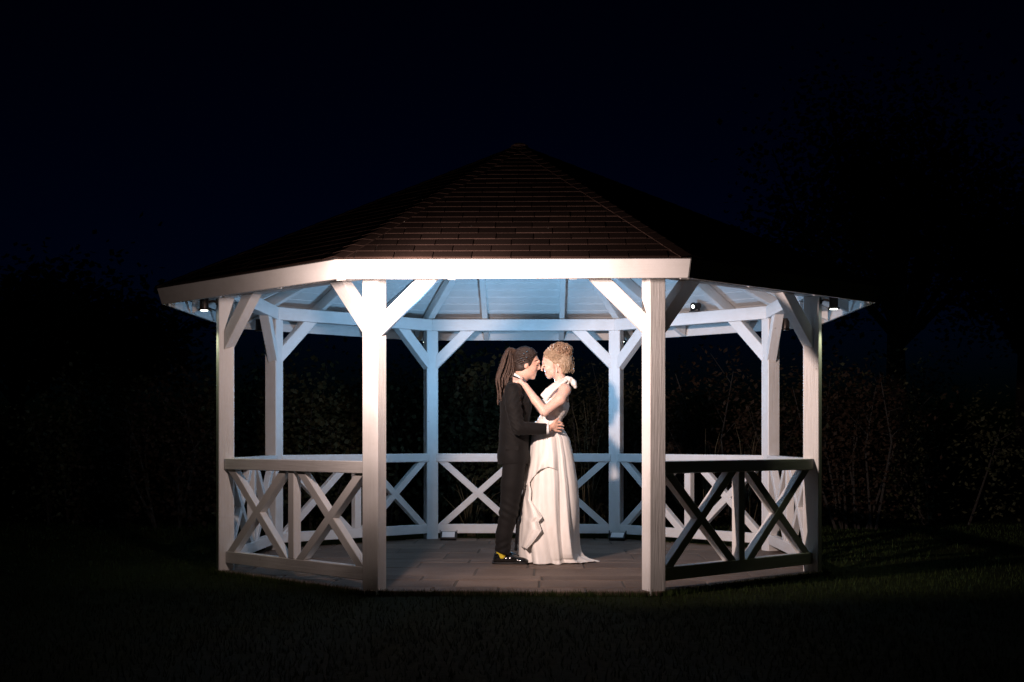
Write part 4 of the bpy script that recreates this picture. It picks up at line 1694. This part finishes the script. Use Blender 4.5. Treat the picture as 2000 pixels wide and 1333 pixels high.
# a denser unmown fringe against the paving edge
ex_, ey_ = [], []
for k in range(8):
    t = rng.uniform(-1, 1, 1500)
    d = np.abs(rng.normal(0, 0.025, 1500)) + 0.006
    M = SIDES[k]
    ap = PAVE_R * C8 - AP
    pts = [M @ Vector((tt * (PAVE_R * C8 * T8), ap + dd, 0)) for tt, dd in zip(t, d)]
    ex_ += [p.x for p in pts]
    ey_ += [p.y for p in pts]
gx = np.concatenate([gx, ex_])
gy = np.concatenate([gy, ey_])
N = len(gx)
hh = rng.uniform(0.018, 0.042, N)
hh[-len(ex_):] *= 1.35
ang = rng.uniform(0, 2 * np.pi, N)
lean = rng.uniform(0.0, 0.7, N) * hh
la = rng.uniform(0, 2 * np.pi, N)
wd = rng.uniform(0.002, 0.0035, N)
p0 = np.stack([gx - np.cos(ang) * wd, gy - np.sin(ang) * wd, np.full(N, LAWN_Z - 0.002)], 1)
p1 = np.stack([gx + np.cos(ang) * wd, gy + np.sin(ang) * wd, np.full(N, LAWN_Z - 0.002)], 1)
p2 = np.stack([gx + np.cos(la) * lean, gy + np.sin(la) * lean, LAWN_Z + hh], 1)
GV = np.stack([p0, p1, p2], 1).reshape(-1, 3)
GF = np.arange(3 * N).reshape(-1, 3)
grass = np_mesh('grass', GV, GF, M_GRASS, smooth=False)
tag(grass, 'short dark grass blades of the lawn', 'grass', kind='stuff')


# ------------------------------------------------------------------ planting behind the gazebo
def leaf_mesh(points, size, aspect, rg, droop=0.3):
    n = len(points)
    d = rg.normal(0, 1, (n, 3))
    d[:, 2] = d[:, 2] * 0.6 - droop
    d /= np.linalg.norm(d, axis=1)[:, None]
    up = rg.normal(0, 0.5, (n, 3)) + np.array([0, -0.4, 0.9])
    sdir = np.cross(d, up)
    sdir /= np.maximum(np.linalg.norm(sdir, axis=1), 1e-6)[:, None]
    nn = np.cross(sdir, d)
    L = size * rg.uniform(0.6, 1.3, n)[:, None]
    Wd = L * aspect
    a = points
    m = points + d * L * 0.5 - nn * L * 0.06
    c = points + d * L
    V = np.stack([a, m + sdir * Wd, c, m - sdir * Wd], 1).reshape(-1, 3)
    base = np.arange(n)[:, None] * 4
    F = np.concatenate([base + np.array([[0, 1, 2]]), base + np.array([[0, 2, 3]])])
    return V, F


def shrub(name, label, cat, loc, w, h, dpt, nleaf, size, aspect, mat, seed, group=None, trunk=False, nst=9):
    rg = np.random.default_rng(seed)
    rnd = random.Random(seed)
    root = empty(name, loc, 0, label, cat, group)
    b = Build()
    tips = []
    if trunk:
        th_ = h * 0.38
        b.tube([(0, 0, -0.1), (rnd.uniform(-.1, .1), 0, th_ * 0.6), (rnd.uniform(-.15, .15), rnd.uniform(-.1, .1), th_)], [w * 0.045, w * 0.035, w * 0.028], 10)
    for j in range(nst):
        a = rnd.uniform(0, 6.28)
        r = rnd.uniform(0.25, 0.95)
        top = Vector((math.cos(a) * r * w / 2, math.sin(a) * r * dpt / 2, h * rnd.uniform(0.6, 0.98) * (1 - 0.25 * r)))
        z0 = h * 0.34 if trunk else 0.0
        st = Vector((0, 0, z0)) if trunk else Vector((math.cos(a) * 0.12 * w, math.sin(a) * 0.12 * dpt, -0.04))
        mid = (st + top) / 2 + Vector((rnd.uniform(-.1, .1) * w, rnd.uniform(-.1, .1) * dpt, h * 0.06))
        rb = (0.018 if not trunk else w * 0.014)
        b.tube([st, mid, top], [rb, rb * 0.6, rb * 0.25], 6)
        tips += [mid.lerp(top, q) for q in (0.1, 0.4, 0.7, 1.0)]
        for q in range(3):
            p0_ = mid.lerp(top, rnd.uniform(0, 0.8))
            p1_ = p0_ + Vector((rnd.uniform(-.28, .28) * w, rnd.uniform(-.28, .28) * dpt, rnd.uniform(-0.02, 0.22) * h))
            b.tube([p0_, p1_], [rb * 0.35, rb * 0.15], 5)
            tips += [p0_.lerp(p1_, 0.5), p1_]
    b.obj('trunk' if trunk else 'stems', M_BARK, root)
    T = np.array([tuple(t) for t in tips])
    if not trunk:
        nleaf *= 2
    cl = T[rg.integers(0, len(T), nleaf)] + rg.normal(0, 1, (nleaf, 3)) * np.array([w, dpt, h]) * (0.075 if trunk else 0.085)
    if not trunk:                                  # foliage also fills in down to the ground
        lowq = rg.random(nleaf) < 0.35
        cl[lowq, 2] *= rg.uniform(0.1, 0.8, lowq.sum())
    cl[:, 2] = np.maximum(cl[:, 2], 0.05)
    V, F = leaf_mesh(cl, size * (1.0 if trunk else 0.8), aspect, rg)
    np_mesh('crown' if trunk else 'foliage', V, F, mat, root, smooth=False)
    return root


SG = 'shrubs behind the gazebo'
z = LAWN_Z
shrub('leafy_shrub', 'broad leaved shrub in the gap left of the front left post', 'shrub', at(600, 15.2, z), 1.9, 2.1, 1.3, 2600, 0.085, 0.42, M_LEAF_A, 11, SG)
shrub('leafy_shrub', 'faintly lit leafy shrub behind the ponytail of the groom', 'shrub', at(935, 15.6, z), 1.5, 2.35, 1.2, 2200, 0.085, 0.45, M_LEAF_A, 12, SG)
shrub('leafy_shrub', 'dark shrub behind the back left post seen under its knee brace', 'shrub', at(785, 16.4, z), 1.7, 2.2, 1.2, 2000, 0.07, 0.4, M_LEAF_C, 13, SG)
shrub('leafy_shrub', 'narrow leaved shrub behind the bride', 'shrub', at(1130, 16.0, z), 1.5, 2.2, 1.2, 2000, 0.08, 0.2, M_LEAF_C, 14, SG)
shrub('leafy_shrub', 'twiggy reddish shrub in the wide gap right of the front right post', 'shrub', at(1395, 15.0, z), 1.7, 2.2, 1.3, 2400, 0.075, 0.28, M_LEAF_B, 15, SG)
shrub('leafy_shrub', 'olive shrub behind the back right side post', 'shrub', at(1500, 15.8, z), 1.5, 2.25, 1.2, 2000, 0.075, 0.26, M_LEAF_C, 16, SG)
shrub('leafy_shrub', 'dim shrub just outside the right edge of the gazebo', 'shrub', at(1672, 15.0, z), 1.8, 2.1, 1.3, 2200, 0.08, 0.30, M_LEAF_B, 17, SG)
shrub('leafy_shrub', 'dark shrub at the far right behind the lawn', 'shrub', at(1850, 15.8, z), 2.0, 2.3, 1.3, 1800, 0.08, 0.3, M_LEAF_A, 18, SG)
shrub('leafy_shrub', 'dark shrub just outside the left edge of the gazebo', 'shrub', at(330, 15.4, z), 2.0, 2.1, 1.3, 1900, 0.08, 0.35, M_LEAF_B, 19, SG)
shrub('leafy_shrub', 'dark shrub at the far left behind the lawn', 'shrub', at(110, 16.0, z), 2.1, 2.2, 1.3, 1700, 0.08, 0.35, M_LEAF_A, 20, SG)
shrub('leafy_shrub', 'dark shrub in the narrow gap between the two left side posts', 'shrub', at(478, 15.8, z), 1.4, 2.2, 1.1, 1700, 0.075, 0.35, M_LEAF_C, 21, SG)
shrub('leafy_shrub', 'dark shrub in the narrow gap between back right post and front right post', 'shrub', at(1240, 16.2, z), 1.4, 2.1, 1.1, 1700, 0.075, 0.3, M_LEAF_C, 22, SG)
TG = 'trees beyond the shrubs'
shrub('dark_tree', 'tall dark tree rising beyond the right end of the roof', 'tree', at(1760, 27, z), 6.0, 8.6, 5.0, 14000, 0.13, 0.4, M_LEAF_A, 31, TG, True, 16)
shrub('dark_tree', 'dark tree at the right edge of the picture', 'tree', at(2010, 29, z), 6.0, 7.6, 5.0, 12000, 0.13, 0.4, M_LEAF_A, 32, TG, True, 16)
shrub('dark_tree', 'low dark tree beyond the left tip of the roof', 'tree', at(230, 28, z), 5.0, 4.3, 4.0, 4500, 0.18, 0.4, M_LEAF_A, 33, TG, True, 14)
shrub('dark_tree', 'low dark tree at the left edge of the picture', 'tree', at(30, 27, z), 5.0, 5.0, 4.0, 4500, 0.18, 0.4, M_LEAF_A, 34, TG, True, 14)


def reeds(label, loc, n, h, spread, seed):
    rnd = random.Random(seed)
    root = empty('reed_clump', loc, 0, label, 'reeds', 'reed clumps behind the balustrade')
    for j in range(n):
        a = rnd.uniform(0, 6.28)
        r = rnd.uniform(0, 0.08)
        hh_ = h * rnd.uniform(0.6, 1.05)
        lx, ly = rnd.gauss(0, spread), rnd.gauss(0, spread)
        p = Vector((math.cos(a) * r, math.sin(a) * r, -0.03))
        b = Build()
        b.tube([p, p + Vector((lx * 0.25, ly * 0.25, hh_ * 0.5)), p + Vector((lx * 0.6, ly * 0.6, hh_ * 0.85)), p + Vector((lx, ly, hh_))], [0.006, 0.005, 0.0035, 0.001], 5)
        b.obj('stem', M_REED, root)


reeds('tuft of dry reeds in the wide gap near the back right side post', at(1455, 14.2, z), 12, 1.25, 0.22, 41)
reeds('few dry reed stems behind the middle of the right gap', at(1380, 14.3, z), 7, 1.35, 0.12, 42)
reeds('thin dry stems standing behind the bride', at(1150, 14.6, z), 7, 1.5, 0.16, 43)
reeds('spiky dry grass tuft behind the lattice left of the groom', at(920, 14.0, z), 14, 0.75, 0.26, 44)
